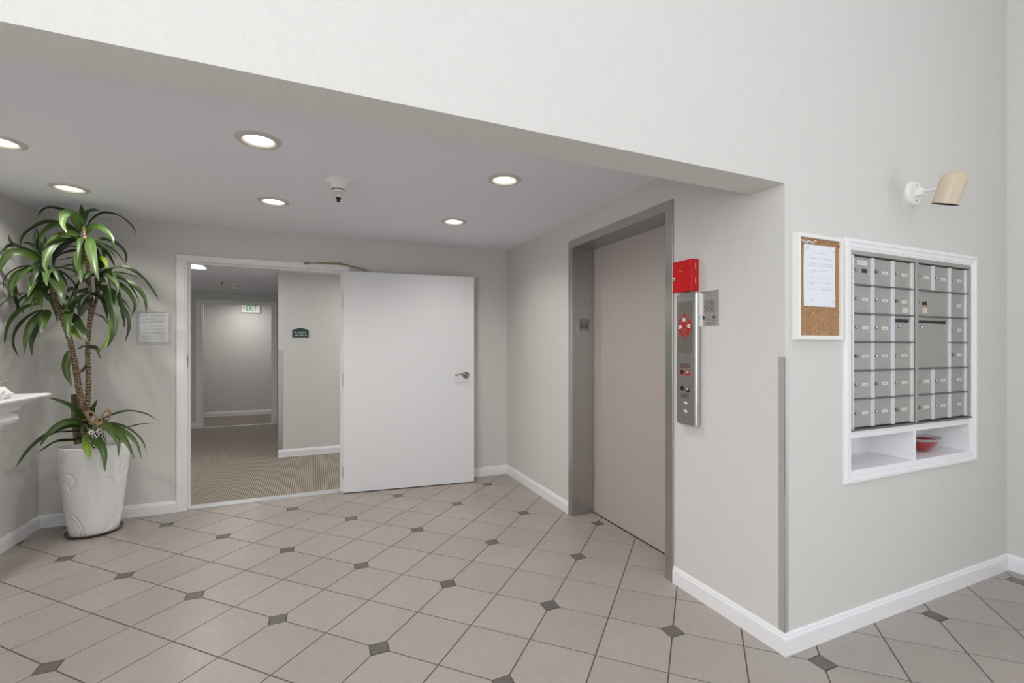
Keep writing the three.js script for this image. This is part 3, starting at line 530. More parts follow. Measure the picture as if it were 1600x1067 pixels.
{
  const t = onElevatorWall('intercom_plate', 'flat steel intercom plate with speaker grille beside call panel', 'intercom', 1.612, -1.8935);
  mesh('plate', rbox(-0.064, 0.064, -0.095, 0.095, 0, 0.003, 0.001), M.steelLight, t);
  const slots = []; for (let r = 0; r < 5; r++) for (let c = 0; c < 8; c++) slots.push(box(-0.0018, 0.0018, -0.0055, 0.0055, 0.0028, 0.0034).rotateZ(-0.25).translate(-0.036 + c * 0.0094 + (r % 2) * 0.002, 0.037 - r * 0.0128, 0));
  const gr = mesh('speaker_grille', slots, std({ color: hex(96, 95, 96), roughness: 0.6, metalness: 0.4 }), t);
  for (const y of [0.072, -0.063]) mesh('screw', cyl(0.0045, 0.0045, 0.0012, 14).rotateX(Math.PI / 2).translate(-0.004, y, 0.0034), M.nickel, t);
  const wheel = mesh('access_symbol', [new THREE.TorusGeometry(0.007, 0.0018, 6, 18).translate(-0.042, -0.052, 0.0034), box(-0.044, -0.04, -0.053, -0.04, 0.003, 0.0038), box(-0.042, -0.028, -0.05, -0.046, 0.003, 0.0038), box(-0.052, -0.044, -0.042, -0.039, 0.003, 0.0038)], M.black, t);
  mesh('call_symbol', [cyl(0.0075, 0.0075, 0.0012, 18).rotateX(Math.PI / 2).translate(0.03, -0.05, 0.0034), box(0.024, 0.036, -0.032, -0.03, 0.003, 0.0036), box(0.024, 0.036, -0.068, -0.066, 0.003, 0.0036)], M.black, t);
  mesh('print', sheet(0.06, 0.009).translate(0.006, -0.081, 0.0034), std({ map: canvas(240, 36, (g, w, h) => { g.fillStyle = '#b6b5b4'; g.fillRect(0, 0, w, h); printRows(g, [[6, 234, 30]], '#2b2a2a', 20, 33); }), metalness: 0.5, roughness: 0.5 }), t);
}

// ---------------------------------------------------------------- cork board and what hangs on it
{
  const x0 = 2.014, x1 = 2.337, y0 = 1.437, y1 = 1.925, t = thing('cork_board', 'narrow cork notice board in white frame beside the mailboxes', 'notice board', [x0, y0, FRONTW]), w = x1 - x0, h = y1 - y0;
  mesh('frame', frame(0, w, 0, h, [[0, 0], [0, 0.028], [0.001, 0.03], [0.017, 0.03], [0.018, 0.029], [0.018, 0.014]]), M.white, t);
  mesh('cork', box(0.012, w - 0.012, 0.012, h - 0.012, 0.004, 0.018), M.cork, t);
  const pp = thing('paper_sheet', 'white printed sheet pinned to the cork board', 'paper', [2.174, 1.735, FRONTW + 0.0186]);
  mesh('sheet', (() => { const g = new THREE.PlaneGeometry(0.222, 0.286, 8, 10), p = g.attributes.position; for (let i = 0; i < p.count; i++) p.setZ(i, 0.0015 + 0.0012 * Math.sin(p.getX(i) * 18) + 0.0015 * Math.pow(p.getY(i) / 0.143, 2)); g.computeVertexNormals(); return g; })(), std({ roughness: 0.85, map: canvas(560, 720, (g, W, Hh) => {
    g.fillStyle = '#e9eaf0'; g.fillRect(0, 0, W, Hh);
    printRows(g, [[180, 400, 96], [110, 240, 160], [280, 510, 160], [110, 220, 220], [280, 500, 220], [80, 520, 246], [120, 240, 306], [290, 420, 306], [120, 180, 328], [120, 270, 386], [300, 450, 386], [120, 250, 446], [300, 480, 446], [120, 180, 466], [80, 240, 522], [310, 490, 522]], '#8f929a', 9, 44);
  }) }), pp);
  const pin = (x, y, mat, label, grp) => { const q = thing('push_pin', label, 'push pin', [x, y, FRONTW + 0.018], grp); q.rotation.x = 0.25; q.scale.setScalar(0.72); mesh('head', lathe([[0.001, 0.016], [0.0045, 0.0155], [0.005, 0.0135], [0.003, 0.011], [0.003, 0.006], [0.0055, 0.004], [0.0055, 0.0025], [0.001, 0.0025]], 16).rotateX(Math.PI / 2), mat, q); mesh('needle', cyl(0.0006, 0.0006, 0.006, 6).rotateX(Math.PI / 2).translate(0, 0, 0), M.chrome, q); };
  const wp = std({ color: hex(240, 240, 240), roughness: 0.3 }), cp = phys({ color: hex(205, 206, 206), roughness: 0.15, clearcoat: 0.6 }), op = std({ color: hex(214, 74, 34), roughness: 0.35 });
  for (let k = 0; k < 7; k++) pin(2.044 + k * 0.0155, 1.893 - (k % 3) * 0.004 + (k > 4 ? 0.004 : 0), wp, 'white push pin in the row on cork above the paper', 'spare white pins');
  pin(2.308, 1.886, op, 'orange push pin at the free corner of the cork board', undefined);
  for (const [x, y, w] of [[2.082, 1.862, 'upper sheet corner below the spare pins'], [2.27, 1.857, 'upper sheet corner below the orange pin'], [2.11, 1.622, 'lower sheet corner away from the mailboxes'], [2.262, 1.62, 'lower sheet corner beside the mailboxes']]) pin(x, y, cp, 'clear push pin in the ' + w, 'clear pins in the sheet');
}

// ---------------------------------------------------------------- mailbox unit
{
  const t = thing('mailbox_unit', 'wall of grey metal mailboxes in a white moulded frame', 'mailboxes', [0, 0, FRONTW]);
  const x0 = 2.377, x1 = 3.616, y0 = 0.727, y1 = 1.94;
  mesh('moulding', frame(x0, x1, y0, y1, [[0, 0], [0, 0.0115], [0.003, 0.015], [0.010, 0.0165], [0.019, 0.0165], [0.022, 0.013], [0.030, 0.0115], [0.041, 0.0115], [0.043, 0.0085], [0.050, 0.0085], [0.053, 0.006], [0.057, 0.006], [0.057, -0.03]]), M.trim, t);
  // white cubby below
  const cx0 = 2.434, cx1 = 3.545, cy0 = 0.787, cy1 = 0.947, dz = -0.22;
  const cb = mesh('cubby', [box(cx0 - 0.01, cx1 + 0.014, cy0 - 0.018, cy0, dz, 0.003), box(cx0 - 0.01, cx1 + 0.014, cy1, 0.983, dz, 0.003), box(cx0 - 0.012, cx0, cy0, cy1, dz, 0.003), box(cx1, cx1 + 0.012, cy0, cy1, dz, 0.003), box(cx0, cx1, cy0, cy1, dz - 0.012, dz)], M.trim, t);
  cb.userData.label = 'white open shelf under the mailboxes';
  mesh('cubby_divider', rbox(2.979, 2.999, cy0, cy1, dz, 0.004, 0.002), M.trim, t);
  // metal cabinet
  mesh('cabinet_back', box(2.436, 3.556, 0.985, 1.883, -0.03, -0.016), M.mailRail, t);
  mesh('cabinet_rail', rbox(2.436, 3.556, 1.862, 1.883, -0.016, 0.010, 0.002), M.mailDoor, t);
  mesh('cabinet_rail', rbox(2.436, 3.556, 0.984, 0.993, -0.016, 0.016, 0.002), M.mailRail, t);
  mesh('cabinet_post', rbox(2.985, 3.012, 0.993, 1.862, -0.016, 0.010, 0.002), M.mailDoor, t);
  mesh('cabinet_post', rbox(3.534, 3.556, 0.993, 1.862, -0.016, 0.010, 0.002), M.mailDoor, t);
  const hinge = []; for (let k = 0; k < 48; k++) hinge.push(cyl(0.0045, 0.0045, 0.0165, 10).translate(2.4485, 1.0 + k * 0.0181, 0.006));
  const hp = mesh('piano_hinge', [box(2.438, 2.461, 0.993, 1.862, -0.016, 0.003), ...hinge], M.steelLight, t);
  const rowY = [1.859, 1.7145, 1.5705, 1.427, 1.283, 1.139, 0.995];
  const cols = { L: [[2.464, 2.604, 2.628], [2.629, 2.779, 2.803], [2.804, 2.955, 2.977]], R: [[3.014, 3.160, 3.182], [3.183, 3.331, 3.353], [3.354, 3.505, 3.527]] };
  const labelMats = [3, 4, 5].map(sd => std({ roughness: 0.6, map: canvas(128, 40, (g, w, h) => { g.fillStyle = '#dcdad2'; g.fillRect(0, 0, w, h); printRows(g, [[36, 96, 29]], '#55534e', 16, sd); }) }));
  const lockShape = [lathe([[0.001, 0.011], [0.0065, 0.0108], [0.0085, 0.008], [0.009, 0]], 20).rotateX(Math.PI / 2)], keyway = box(-0.0008, 0.0008, -0.0045, 0.0045, 0.0105, 0.0118);
  let nth = 0;
  function mailDoor(xa, xb, ya, yb, opt = {}) {
    const f = -0.003, d = mesh('mailbox_door', rbox(xa, xb, yb + 0.004, ya - 0.004, f - 0.006, f, 0.0012, 1), M.mailDoor, t), k = nth++;
    const ly = opt.slot ? ya - 0.058 : (ya + yb) / 2 + 0.003 + (opt.dy ?? 0), lx = opt.slot ? xa + (opt.slot === 'wide' ? 0.045 : 0.048) : xa + (opt.lx ?? 0.02);
    const lk = mesh('lock', [...lockShape.map(g => g.clone().rotateZ(k).translate(lx, ly, f))], k % 4 === 1 ? M.nickel : M.chrome, d);
    mesh('keyway', keyway.clone().rotateZ(k * 0.7), M.black, t).position.set(lx, ly, f);
    if (opt.slot) {
      mesh('painted_slot_dark', box(xa + 0.004, xb - (opt.slot === 'wide' ? 0.022 : 0.012), ya - 0.037, ya - 0.021, f - 0.001, f + 0.0006), M.black, d);  // darkness of the slot opening painted as a black box on the door
      mesh('slot_lip', rbox(xa + 0.004, xb - 0.01, ya - 0.021, ya - 0.017, f, f + 0.006, 0.001), M.mailDoor, d);
    } else if (opt.dark) mesh('number_tag', rbox(xa + opt.dark, xa + opt.dark + 0.042, ly - 0.012, ly + 0.008, f, f + 0.0015, 0.0005), M.black, d);
    else mesh('name_label', sheet(0.05, 0.0155).translate(xa + 0.098 - (xb - xa < 0.145 ? 0.002 : 0), ly - 0.002, f + 0.0008), labelMats[k % 3], d);
    return d;
  }
  const dash = (xa, xb, ya, yb) => { mesh('mullion', rbox(xa, xb, yb + 0.002, ya - 0.002, -0.012, 0.005, 0.0015, 1), M.mailBarSheen, t); };
  for (const side of ['L', 'R']) for (let r = 0; r < 6; r++) for (let c = 0; c < 3; c++) {
    const [xa, xb, xm] = cols[side][c], ya = rowY[r], yb = rowY[r + 1];
    if (side === 'R' && r === 1 && c < 2) { if (c === 0) { const d = mailDoor(xa, cols.R[1][1], ya, yb, { dark: 0.06, lx: 0.008 }); mesh('sticker', sheet(0.046, 0.03).translate(3.098, 1.605, -0.0022), std({ color: hex(214, 200, 178), roughness: 0.6 }), d); } if (c === 1) dash(xb, xm, ya, yb); continue; }
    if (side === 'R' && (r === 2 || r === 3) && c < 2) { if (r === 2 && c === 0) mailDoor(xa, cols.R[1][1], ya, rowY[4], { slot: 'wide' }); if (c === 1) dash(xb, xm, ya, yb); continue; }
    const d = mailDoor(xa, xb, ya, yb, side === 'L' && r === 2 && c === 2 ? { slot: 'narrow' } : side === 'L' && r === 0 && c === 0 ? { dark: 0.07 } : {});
    if (side === 'L' && r === 0 && c === 0) mesh('sticker', sheet(0.078, 0.024).translate(2.536, 1.828, -0.0022), std({ roughness: 0.6, map: canvas(312, 96, (g, w, h) => { g.fillStyle = '#d5d8d7'; g.fillRect(0, 0, w, h); printRows(g, [[16, 220, 34], [16, 260, 60]], '#9aa09e', 14, 71); }) }), d);
    if (side === 'L' && r === 1 && c === 2) mesh('sticker', sheet(0.056, 0.03).translate(2.909, 1.6, -0.0022), std({ color: hex(208, 206, 196), roughness: 0.6 }), d);
    dash(xb, xm, ya, yb);
  }
  for (let r = 1; r < 6; r++) {
    mesh('shelf_rail', rbox(2.462, 2.984, rowY[r] - 0.0035, rowY[r] + 0.0035, -0.012, 0.008, 0.0015, 1), M.mailRail, t);
    mesh('shelf_rail', rbox(r === 3 ? 3.353 : 3.012, 3.534, rowY[r] - 0.0035, rowY[r] + 0.0035, -0.012, 0.008, 0.0015, 1), M.mailRail, t);
  }
  // red bowl in the cubby
  const tip = px(1464, 684, { z: FRONTW - 0.09 }), b = thing('glass_bowl', 'red glass bowl with clear rim inside the mailbox shelf', 'bowl', [tip.x - 0.115, cy0, FRONTW - 0.105]);
  const squash = (g) => g.scale(1, 1, 0.66);
  mesh('bowl', squash(lathe([[0.001, 0.0], [0.028, 0.0], [0.06, 0.016], [0.088, 0.042], [0.102, 0.066], [0.1, 0.067], [0.084, 0.045], [0.056, 0.021], [0.026, 0.006], [0.001, 0.006]], 48)), phys({ color: hex(160, 14, 26), roughness: 0.12, clearcoat: 1 }), b);
  mesh('rim', squash(lathe([[0.101, 0.0665], [0.114, 0.078], [0.1165, 0.082], [0.114, 0.083], [0.099, 0.068]], 48)), phys({ color: hex(226, 226, 228), roughness: 0.08, transmission: 0.6, thickness: 0.003 }), b);
}

// ---------------------------------------------------------------- wall lamp
{
  const t = thing('wall_lamp', 'wall spot lamp with beige bullet shade above the mailboxes', 'lamp', [2.969, 2.232, FRONTW]);
  const Pb = V(2.897 - 2.969, 2.118 - 2.232, -1.280 - FRONTW), Pt = V(2.897 - 2.969, 2.272 - 2.232, -1.229 - FRONTW), ax = Pt.clone().sub(Pb), L = ax.length(); ax.normalize();
  mesh('wall_plate', lathe([[0.001, 0.02], [0.058, 0.02], [0.064, 0.016], [0.066, 0.008], [0.066, 0]], 48).rotateX(Math.PI / 2), M.white, t);
  for (const y of [0.042, -0.042]) mesh('screw', cyl(0.004, 0.004, 0.002, 12).rotateX(Math.PI / 2).translate(0, y, 0.021), M.nickel, t);
  mesh('knuckle', rbox(-0.017, 0.017, -0.021, 0.017, 0.018, 0.055, 0.005), M.white, t);
  const s1 = Pb.clone().addScaledVector(ax, L * 0.55).add(V(0.0, 0, -0.05));
  mesh('arm', [tube([V(0, -0.002, 0.05), s1], 0.008, 6, 14), rbox(s1.x - 0.011, s1.x + 0.011, s1.y - 0.012, s1.y + 0.012, s1.z - 0.012, s1.z + 0.012, 0.003)], M.white, t);
  const R = 0.054, prof = [[R + 0.0006, 0], [R + 0.0006, 0.004], [R, 0.0045], [R, L - R]];
  for (let k = 1; k <= 9; k++) { const a = k / 9 * Math.PI / 2; prof.push([Math.max(0.0005, R * Math.cos(a)), L - R + R * Math.sin(a)]); }
  const q = new THREE.Quaternion().setFromUnitVectors(V(0, 1, 0), ax), put = (g) => g.applyQuaternion(q).translate(Pb.x, Pb.y, Pb.z);
  mesh('shade', put(lathe(prof, 48)), M.lampShade, t);
  mesh('shade_lining', put(lathe([[R, 0.0002], [R - 0.003, 0.0004], [R - 0.003, L - R], [0.001, L - R * 0.6]], 40)), M.black, t);
  mesh('bulb', put(lathe([[0.001, 0.03], [0.02, 0.036], [0.028, 0.055], [0.018, 0.085], [0.012, 0.11]], 24)), M.white, t);
}

// ---------------------------------------------------------------- mantel with a white rock
{
  const t = thing('mantel', 'white moulded fireplace mantel shelf along the side wall', 'mantel');
  const zf = -3.905, zn = -2.3, body = 0.17;
  const prof = [[0, 0], [0, 0.895], [0.018, 0.897], [0.022, 0.906], [0.018, 0.914], [0.04, 0.918], [0.062, 0.93], [0.073, 0.952], [0.066, 0.975], [0.048, 0.99], [0.045, 1.0], [0.07, 1.003], [0.074, 1.012], [0.084, 1.03], [0.105, 1.048], [0.13, 1.058], [0.132, 1.066], [0.16, 1.07], [0.172, 1.074], [0.181, 1.08], [0.185, 1.088], [0.181, 1.096], [0.172, 1.099]];
  const tri = [], corner = ([o, y]) => [V(LEFT, y, zf - o), V(LEFT + body + o, y, zf - o), V(LEFT + body + o, y, zn + o), V(LEFT, y, zn + o)];
  for (let i = 0; i + 1 < prof.length; i++) { const a = corner(prof[i]), b = corner(prof[i + 1]); for (let k = 0; k < 3; k++) tri.push(a[k], b[k + 1], a[k + 1], a[k], b[k], b[k + 1]); }
  const fire = prof.length, g1 = fromTris(tri);
  mesh('surround', g1, M.trim, t);
  const c = corner(prof[prof.length - 1]); mesh('shelf_top', box(LEFT, c[1].x, 1.094, 1.0995, c[1].z, c[2].z), M.trim, t);
  const rock = thing('white_rock', 'rough white rock lying on the mantel shelf', 'rock', [-1.71, 1.0995, -3.6]);
  const g = new THREE.IcosahedronGeometry(1, 5), p = g.attributes.position;
  for (let i = 0; i < p.count; i++) {
    const v = V(p.getX(i), p.getY(i), p.getZ(i)); const n = 1 + 0.16 * Math.sin(5 * v.x + 3 * v.z) * Math.sin(4 * v.y + 2) + 0.07 * Math.sin(13 * v.z + 7 * v.y) + 0.05 * Math.sin(19 * v.x - 11 * v.z + 3) + 0.03 * Math.sin(31 * v.y + 27 * v.x);
    p.setXYZ(i, v.x * 0.085 * n, Math.max(0, 0.03 + v.y * 0.045 * n), v.z * 0.205 * n);
  }
  g.computeVertexNormals(); mesh('stone', metric(g), std({ color: hex(240, 240, 240), roughness: 0.9, bumpMap: paintBump, bumpScale: 0.002 }), rock);
  const dr = thing('dried_twig', 'dried tan star shaped twig on the white rock', 'dried twig', [-1.69, 1.168, -3.62]);
  for (let k = 0; k < 9; k++) { const a = k * 0.72 + 0.2, l = 0.05 + 0.03 * ((k * 5) % 4) / 3; mesh('arm', tube([V(0, 0.004, 0), V(Math.cos(a) * l * 0.5, 0.02 + 0.004 * (k % 3), Math.sin(a) * l * 0.6), V(Math.cos(a) * l, 0.016 + 0.008 * (k % 4), Math.sin(a) * l * 1.35)], 0.006 - 0.0003 * k, 10, 7), std({ color: hex(170, 146, 116), roughness: 0.9 }), dr); }
}

// ---------------------------------------------------------------- planter
const PC = [-1.532, -4.545];
tag(mesh('saucer', lathe([[0.001, 0.002], [0.15, 0.002], [0.162, 0.008], [0.17, 0.02], [0.167, 0.022], [0.164, 0.013], [0.148, 0.008], [0.001, 0.008]], 64).translate(PC[0], 0, PC[1]), M.saucer), 'dark brown glazed saucer under the white planter', 'saucer');
const toCam = Math.atan2(-PC[0], -PC[1]);                      // azimuth that faces the viewer
{
  const NA = 220, NY = 130, y0 = 0.009, Hp = 0.655;
  const rad = (y) => { const s = (y - y0) / Hp; return 0.142 + 0.070 * Math.pow(Math.min(1, s * 1.06), 0.78) - 0.004 * Math.pow(Math.max(0, s - 0.86) / 0.14, 2); };
  // shell and wave relief: grooves drawn on the seen side, in crop units of x (45..815) and y (20..990)
  const G = [[[140, 640], [250, 770], [310, 880], [330, 990]], [[150, 690], [220, 790], [280, 890], [298, 990]], [[155, 730], [205, 810], [250, 900], [266, 990]], [[155, 765], [190, 830], [225, 910], [236, 990]], [[150, 800], [178, 860], [200, 930], [205, 990]],
    [[100, 300], [150, 280], [205, 300], [240, 350], [240, 410], [195, 462]], [[100, 400], [135, 380], [170, 400], [185, 450]], [[105, 440], [140, 420], [150, 450]],
    [[560, 960], [640, 860], [685, 760], [700, 650]], [[615, 940], [680, 840], [712, 740], [725, 640]], [[665, 920], [712, 830], [740, 720], [750, 640]], [[705, 890], [735, 800], [760, 700]],
    [[720, 410], [755, 345], [800, 300]], [[690, 390], [705, 290], [750, 215], [810, 190]], [[670, 350], [680, 230], [720, 130], [790, 60]], [[640, 330], [650, 210], [690, 110], [730, 30]], [[490, 60], [478, 170], [505, 290]], [[520, 60], [515, 160], [535, 260]], [[560, 360], [615, 400], [650, 470]], [[60, 260], [115, 130], [230, 40]]];
  const half = (yc) => 290 + (990 - yc) / 970 * 95, mid = (yc) => 450 - (990 - yc) / 970 * 20;
  const curves = G.map(c => new THREE.CatmullRomCurve3(c.map(([x, y]) => { const hh = (990 - y) / 970 * Hp + y0, u = Math.max(-0.99, Math.min(0.99, (x - mid(y)) / half(y))); return V(Math.asin(u) * rad(hh), hh, 0); })).getPoints(26));
  const all = [...curves, ...curves.map(c => c.map(p => V(p.x + Math.PI * 0.18, p.y, 0)))];
  const pos = [], idx = [], uv = [];
  for (let j = 0; j <= NY; j++) for (let i = 0; i <= NA; i++) {
    const y = y0 + Hp * j / NY, a = (i / NA * 2 - 1) * Math.PI, R = rad(y), s = ((a + Math.PI * 3) % (Math.PI * 2) - Math.PI) * R;
    let d = 0;
    for (const c of (a > 2 || a < -2 ? [] : curves)) { let m = 1; for (const p of c) { const q = (p.x - s) ** 2 + (p.y - y) ** 2; if (q < m) m = q; } m = Math.sqrt(m); d = Math.max(d, Math.exp(-((m / 0.0056) ** 2)) * 0.0062) ; }
    const r = R - d, th = a + toCam;
    pos.push(PC[0] + Math.sin(th) * r, y, PC[1] + Math.cos(th) * r); uv.push(a * R, y);
    if (i < NA && j < NY) { const k = j * (NA + 1) + i; idx.push(k, k + 1, k + NA + 2, k, k + NA + 2, k + NA + 1); }
  }
  const g = new THREE.BufferGeometry(); g.setAttribute('position', new THREE.Float32BufferAttribute(pos, 3)); g.setAttribute('uv', new THREE.Float32BufferAttribute(uv, 2)); g.setIndex(idx); g.computeVertexNormals();
  const t = thing('planter', 'tall white glazed planter with shell relief in the corner', 'planter');
  mesh('pot', g, M.ceramic, t);
  const rt = rad(y0 + Hp); mesh('rim', lathe([[rt, y0 + Hp - 0.002], [rt - 0.003, y0 + Hp + 0.004], [rt - 0.012, y0 + Hp + 0.006], [rt - 0.02, y0 + Hp], [rt - 0.024, y0 + Hp - 0.06]], 64).translate(PC[0], 0, PC[1]), M.ceramic, t);
  const soil = mesh('soil', lathe([[0.001, y0 + Hp - 0.035], [0.12, y0 + Hp - 0.042], [rt - 0.02, y0 + Hp - 0.05]], 40).translate(PC[0], 0, PC[1]), std({ color: hex(70, 56, 44), roughness: 1, bumpMap: paintBump, bumpScale: 0.006 }), t);
  soil.userData.label = 'dark brown potting soil';
}

// ---------------------------------------------------------------- dracaena: canes, arching leaves
{
  const t = thing('dracaena', 'tall dracaena with ringed canes and drooping strap leaves', 'plant', [PC[0], 0.62, PC[1]]);
  const O = V(PC[0], 0.62, PC[1]), loc = (p) => p.clone().sub(O);
  const barkN = noiseField(256, 256, [90, 24], 201);
  const bark = dataTex(256, 256, (x, y, i) => { const ring = (x * 16 / 256 + 0.12 * barkN[i]) % 1, v = barkN[i]; return ring < 0.2 ? [58, 44, 33] : v > 0.56 ? [180, 154, 128] : v > 0.36 ? [118, 102, 78] : [84, 88, 54]; }, true);
  const barkB = dataTex(256, 256, (x, y, i) => ((x * 16 / 256 + 0.12 * barkN[i]) % 1) < 0.2 ? 30 : 150 + 90 * barkN[i], false);
  const barkMat = (k) => { const a = bark.clone(), b = barkB.clone(); a.repeat.set(k, 1); b.repeat.set(k, 1); a.needsUpdate = b.needsUpdate = true; return std({ map: a, bumpMap: b, bumpScale: 0.004, roughness: 0.9 }); };
  // leaf surface: midrib and long faint veins
  const lw = noiseField(128, 256, [40, 3], 77), lp = noiseField(128, 256, [10, 8], 78);
  const leafTex = (c, e) => dataTex(128, 256, (x, y, i) => { const m = Math.abs(x / 127 - 0.5) * 2, edge = Math.max(0, (m - 0.72) / 0.28), rib = m < 0.05 ? 1.22 : 1, f = (0.86 + 0.28 * lw[i]) * (0.93 + 0.14 * lp[i]) * rib; return [0, 1, 2].map(k => (c[k] * (1 - edge) + e[k] * edge) * f); }, true);
  const L = [[[60, 84, 34], [70, 92, 38]], [[47, 68, 30], [55, 76, 34]], [[68, 92, 42], [78, 102, 46]], [[112, 140, 48], [136, 158, 56]], [[38, 54, 26], [44, 62, 30]]].map(([c, e]) => phys({ map: leafTex(c, e), roughness: 0.44, clearcoat: 0.08, clearcoatRoughness: 0.3, transmission: 0.0, side: THREE.DoubleSide }));
  const zmax = (u) => { const a = (u - PCX) / FOCAL, k = a * Math.cos(YAW) + Math.sin(YAW); return k < 0 ? (LEFT + 0.035) / k : 9; };
  const zback = (u) => { const a = (u - PCX) / FOCAL, k = a * Math.sin(YAW) - Math.cos(YAW); return (BACK + 0.03) / k; };
  function leaf(pts, w, d0, d1, tone) {
    const n = pts.length, W3 = [], view = [];
    const acc = [0]; for (let i = 1; i < n; i++) acc.push(acc[i - 1] + Math.hypot(pts[i][0] - pts[i - 1][0], pts[i][1] - pts[i - 1][1]));
    pts.forEach(([u, v], i) => { const s = acc[i] / acc[n - 1], dd = d0 + (d1 - d0) * Math.sin(s * Math.PI / 2); let q = Math.min(dd, zmax(u), zback(u)); if (v < 340) q = Math.min(q, (H - 0.03 - EYE) * FOCAL / (PCY - v)); W3.push(px(u, v, { depth: q })); });
    const c = new THREE.CatmullRomCurve3(W3, false, 'centripetal'), N = 18, P = c.getSpacedPoints(N), pos = [], uv = [], idx = [];
    const midz = (d0 + d1) / 2, wm = w * midz / FOCAL / 1.12, real = Math.max(0.038, wm), cosf = Math.min(1, wm / real), sinf = Math.sqrt(1 - cosf * cosf);
    for (let i = 0; i <= N; i++) {
      const s = i / N, T = c.getTangentAt(s), view = P[i].clone().sub(V(0, EYE, 0)).normalize();
      const side = T.clone().cross(view).normalize(), face = side.clone().cross(T).normalize();
      const wd = side.multiplyScalar(cosf).addScaledVector(face, sinf), nor = T.clone().cross(wd).normalize();
      const shape = Math.pow(Math.sin(Math.PI * Math.min(1, 0.06 + 0.94 * Math.pow(s, 0.72))), 0.75) * (s > 0.97 ? 0.5 : 1), hw = Math.max(0.0012, real / 2 * Math.max(shape, s < 0.5 ? 0.32 : 0.03)), keel = hw * 0.34;
      for (let k = -2; k <= 2; k++) { const f = k / 2, p = P[i].clone().addScaledVector(wd, f * hw).addScaledVector(nor, (Math.abs(f) - 0.5) * keel + 0.0015 * Math.sin(s * 15 + k)); const q = loc(p); pos.push(q.x, q.y, q.z); uv.push(f / 2 + 0.5, s); }
      if (i < N) for (let k = 0; k < 4; k++) { const a = i * 5 + k; idx.push(a, a + 1, a + 6, a, a + 6, a + 5); }
    }
    const g = new THREE.BufferGeometry(); g.setAttribute('position', new THREE.Float32BufferAttribute(pos, 3)); g.setAttribute('uv', new THREE.Float32BufferAttribute(uv, 2)); g.setIndex(idx); g.computeVertexNormals();
    mesh('leaf', g, L[tone], t);
  }
  // a leaf that arches out of a crown in direction a
  function archLeaf(c, a, len, rise, drop, w, tone) {
    const P = [], N = 14, pos = [], uv = [], idx = [], dx = Math.sin(a), dz = Math.cos(a);
    for (let i = 0; i <= N; i++) { const s = i / N, r = len * (s - 0.22 * s * s); P.push(V(Math.max(LEFT + 0.03, c.x + dx * r), Math.min(H - 0.03, c.y + rise * Math.sin(s * 1.9) - drop * s * s), Math.max(BACK + 0.03, c.z + dz * r))); }
    for (let i = 0; i <= N; i++) {
      const s = i / N, T = P[Math.min(N, i + 1)].clone().sub(P[Math.max(0, i - 1)]).normalize(), wd = V(dz, 0, -dx), nor = T.clone().cross(wd).normalize();
      const hw = Math.max(0.0012, w / 2 * Math.max(Math.pow(Math.sin(Math.PI * Math.min(1, 0.06 + 0.94 * Math.pow(s, 0.72))), 0.75), s < 0.5 ? 0.32 : 0.03));
      for (let k = -2; k <= 2; k++) { const f = k / 2, q = loc(P[i].clone().addScaledVector(wd, f * hw).addScaledVector(nor, -(Math.abs(f) - 0.5) * hw * 0.4)); pos.push(q.x, q.y, q.z); uv.push(f / 2 + 0.5, s); }
      if (i < N) for (let k = 0; k < 4; k++) { const q = i * 5 + k; idx.push(q, q + 1, q + 6, q, q + 6, q + 5); }
    }
    const g = new THREE.BufferGeometry(); g.setAttribute('position', new THREE.Float32BufferAttribute(pos, 3)); g.setAttribute('uv', new THREE.Float32BufferAttribute(uv, 2)); g.setIndex(idx); g.computeVertexNormals();
    mesh('leaf', g, L[tone], t);
  }
  function cane(pts, r0, r1, k) {
    const c = new THREE.CatmullRomCurve3(pts.map(([u, v, d]) => loc(px(u, v, { depth: d })))), n = 90, g = new THREE.TubeGeometry(c, n, 1, 14), p = g.attributes.position;
    for (let i = 0; i <= n; i++) { const o = c.getPointAt(i / n), r = (r0 + (r1 - r0) * i / n) * (1 + 0.07 * Math.sin(i * 2.1) + 0.04 * Math.sin(i * 5.3)); for (let j = 0; j <= 14; j++) { const q = i * 15 + j; p.setXYZ(q, o.x + (p.getX(q) - o.x) * r, o.y + (p.getY(q) - o.y) * r, o.z + (p.getZ(q) - o.z) * r); } }
    g.computeVertexNormals(); mesh('cane', g, barkMat(k), t);
  }
  const Z1 = 3.40, Z2 = 3.28, Z3 = 3.42, ZB = 3.5;
  cane([[124, 693, 3.52], [120, 660, 3.52], [118, 616, 3.52]], 0.030, 0.027, 2.2);                         // sawn thick stump
  cane([[134, 690, 3.5], [128, 640, 3.49], [119, 580, 3.46], [109, 532, 3.42], [98, 500, 3.38], [84, 460, 3.33], [74, 428, Z2]], 0.023, 0.013, 4);
  cane([[137, 690, 3.52], [137, 640, 3.52], [138, 590, 3.5], [137, 540, 3.48], [141, 480, 3.43], [147, 432, 3.38], [134, 385, 3.35], [131, 352, Z1]].filter((p, i) => i !== 5), 0.018, 0.010, 4);
  cane([[126, 581, 3.49], [133, 574, 3.49], [137, 566, 3.49]], 0.010, 0.010, 0.6);
  cane([[140, 505, 3.46], [147, 480, 3.45], [154, 452, 3.44], [156, 418, Z3]], 0.011, 0.009, 1.5);
  for (const [u, v, d, n, ph] of [[131, 378, Z1, 8, 0.3], [70, 420, Z2, 9, 0.8], [70, 462, Z2 + 0.04, 6, 0.2], [156, 432, Z3, 8, 0.5], [152, 462, Z3, 6, 1.1]]) for (let k = 0; k < n; k++) archLeaf(px(u, v, { depth: d }), ph + k * Math.PI * 2 / n + 0.3 * (rnd() - 0.5), 0.24 + 0.14 * rnd(), 0.03 + 0.05 * rnd(), 0.14 + 0.12 * rnd(), 0.036 + 0.012 * rnd(), [1, 4, 4, 0][k % 4]);
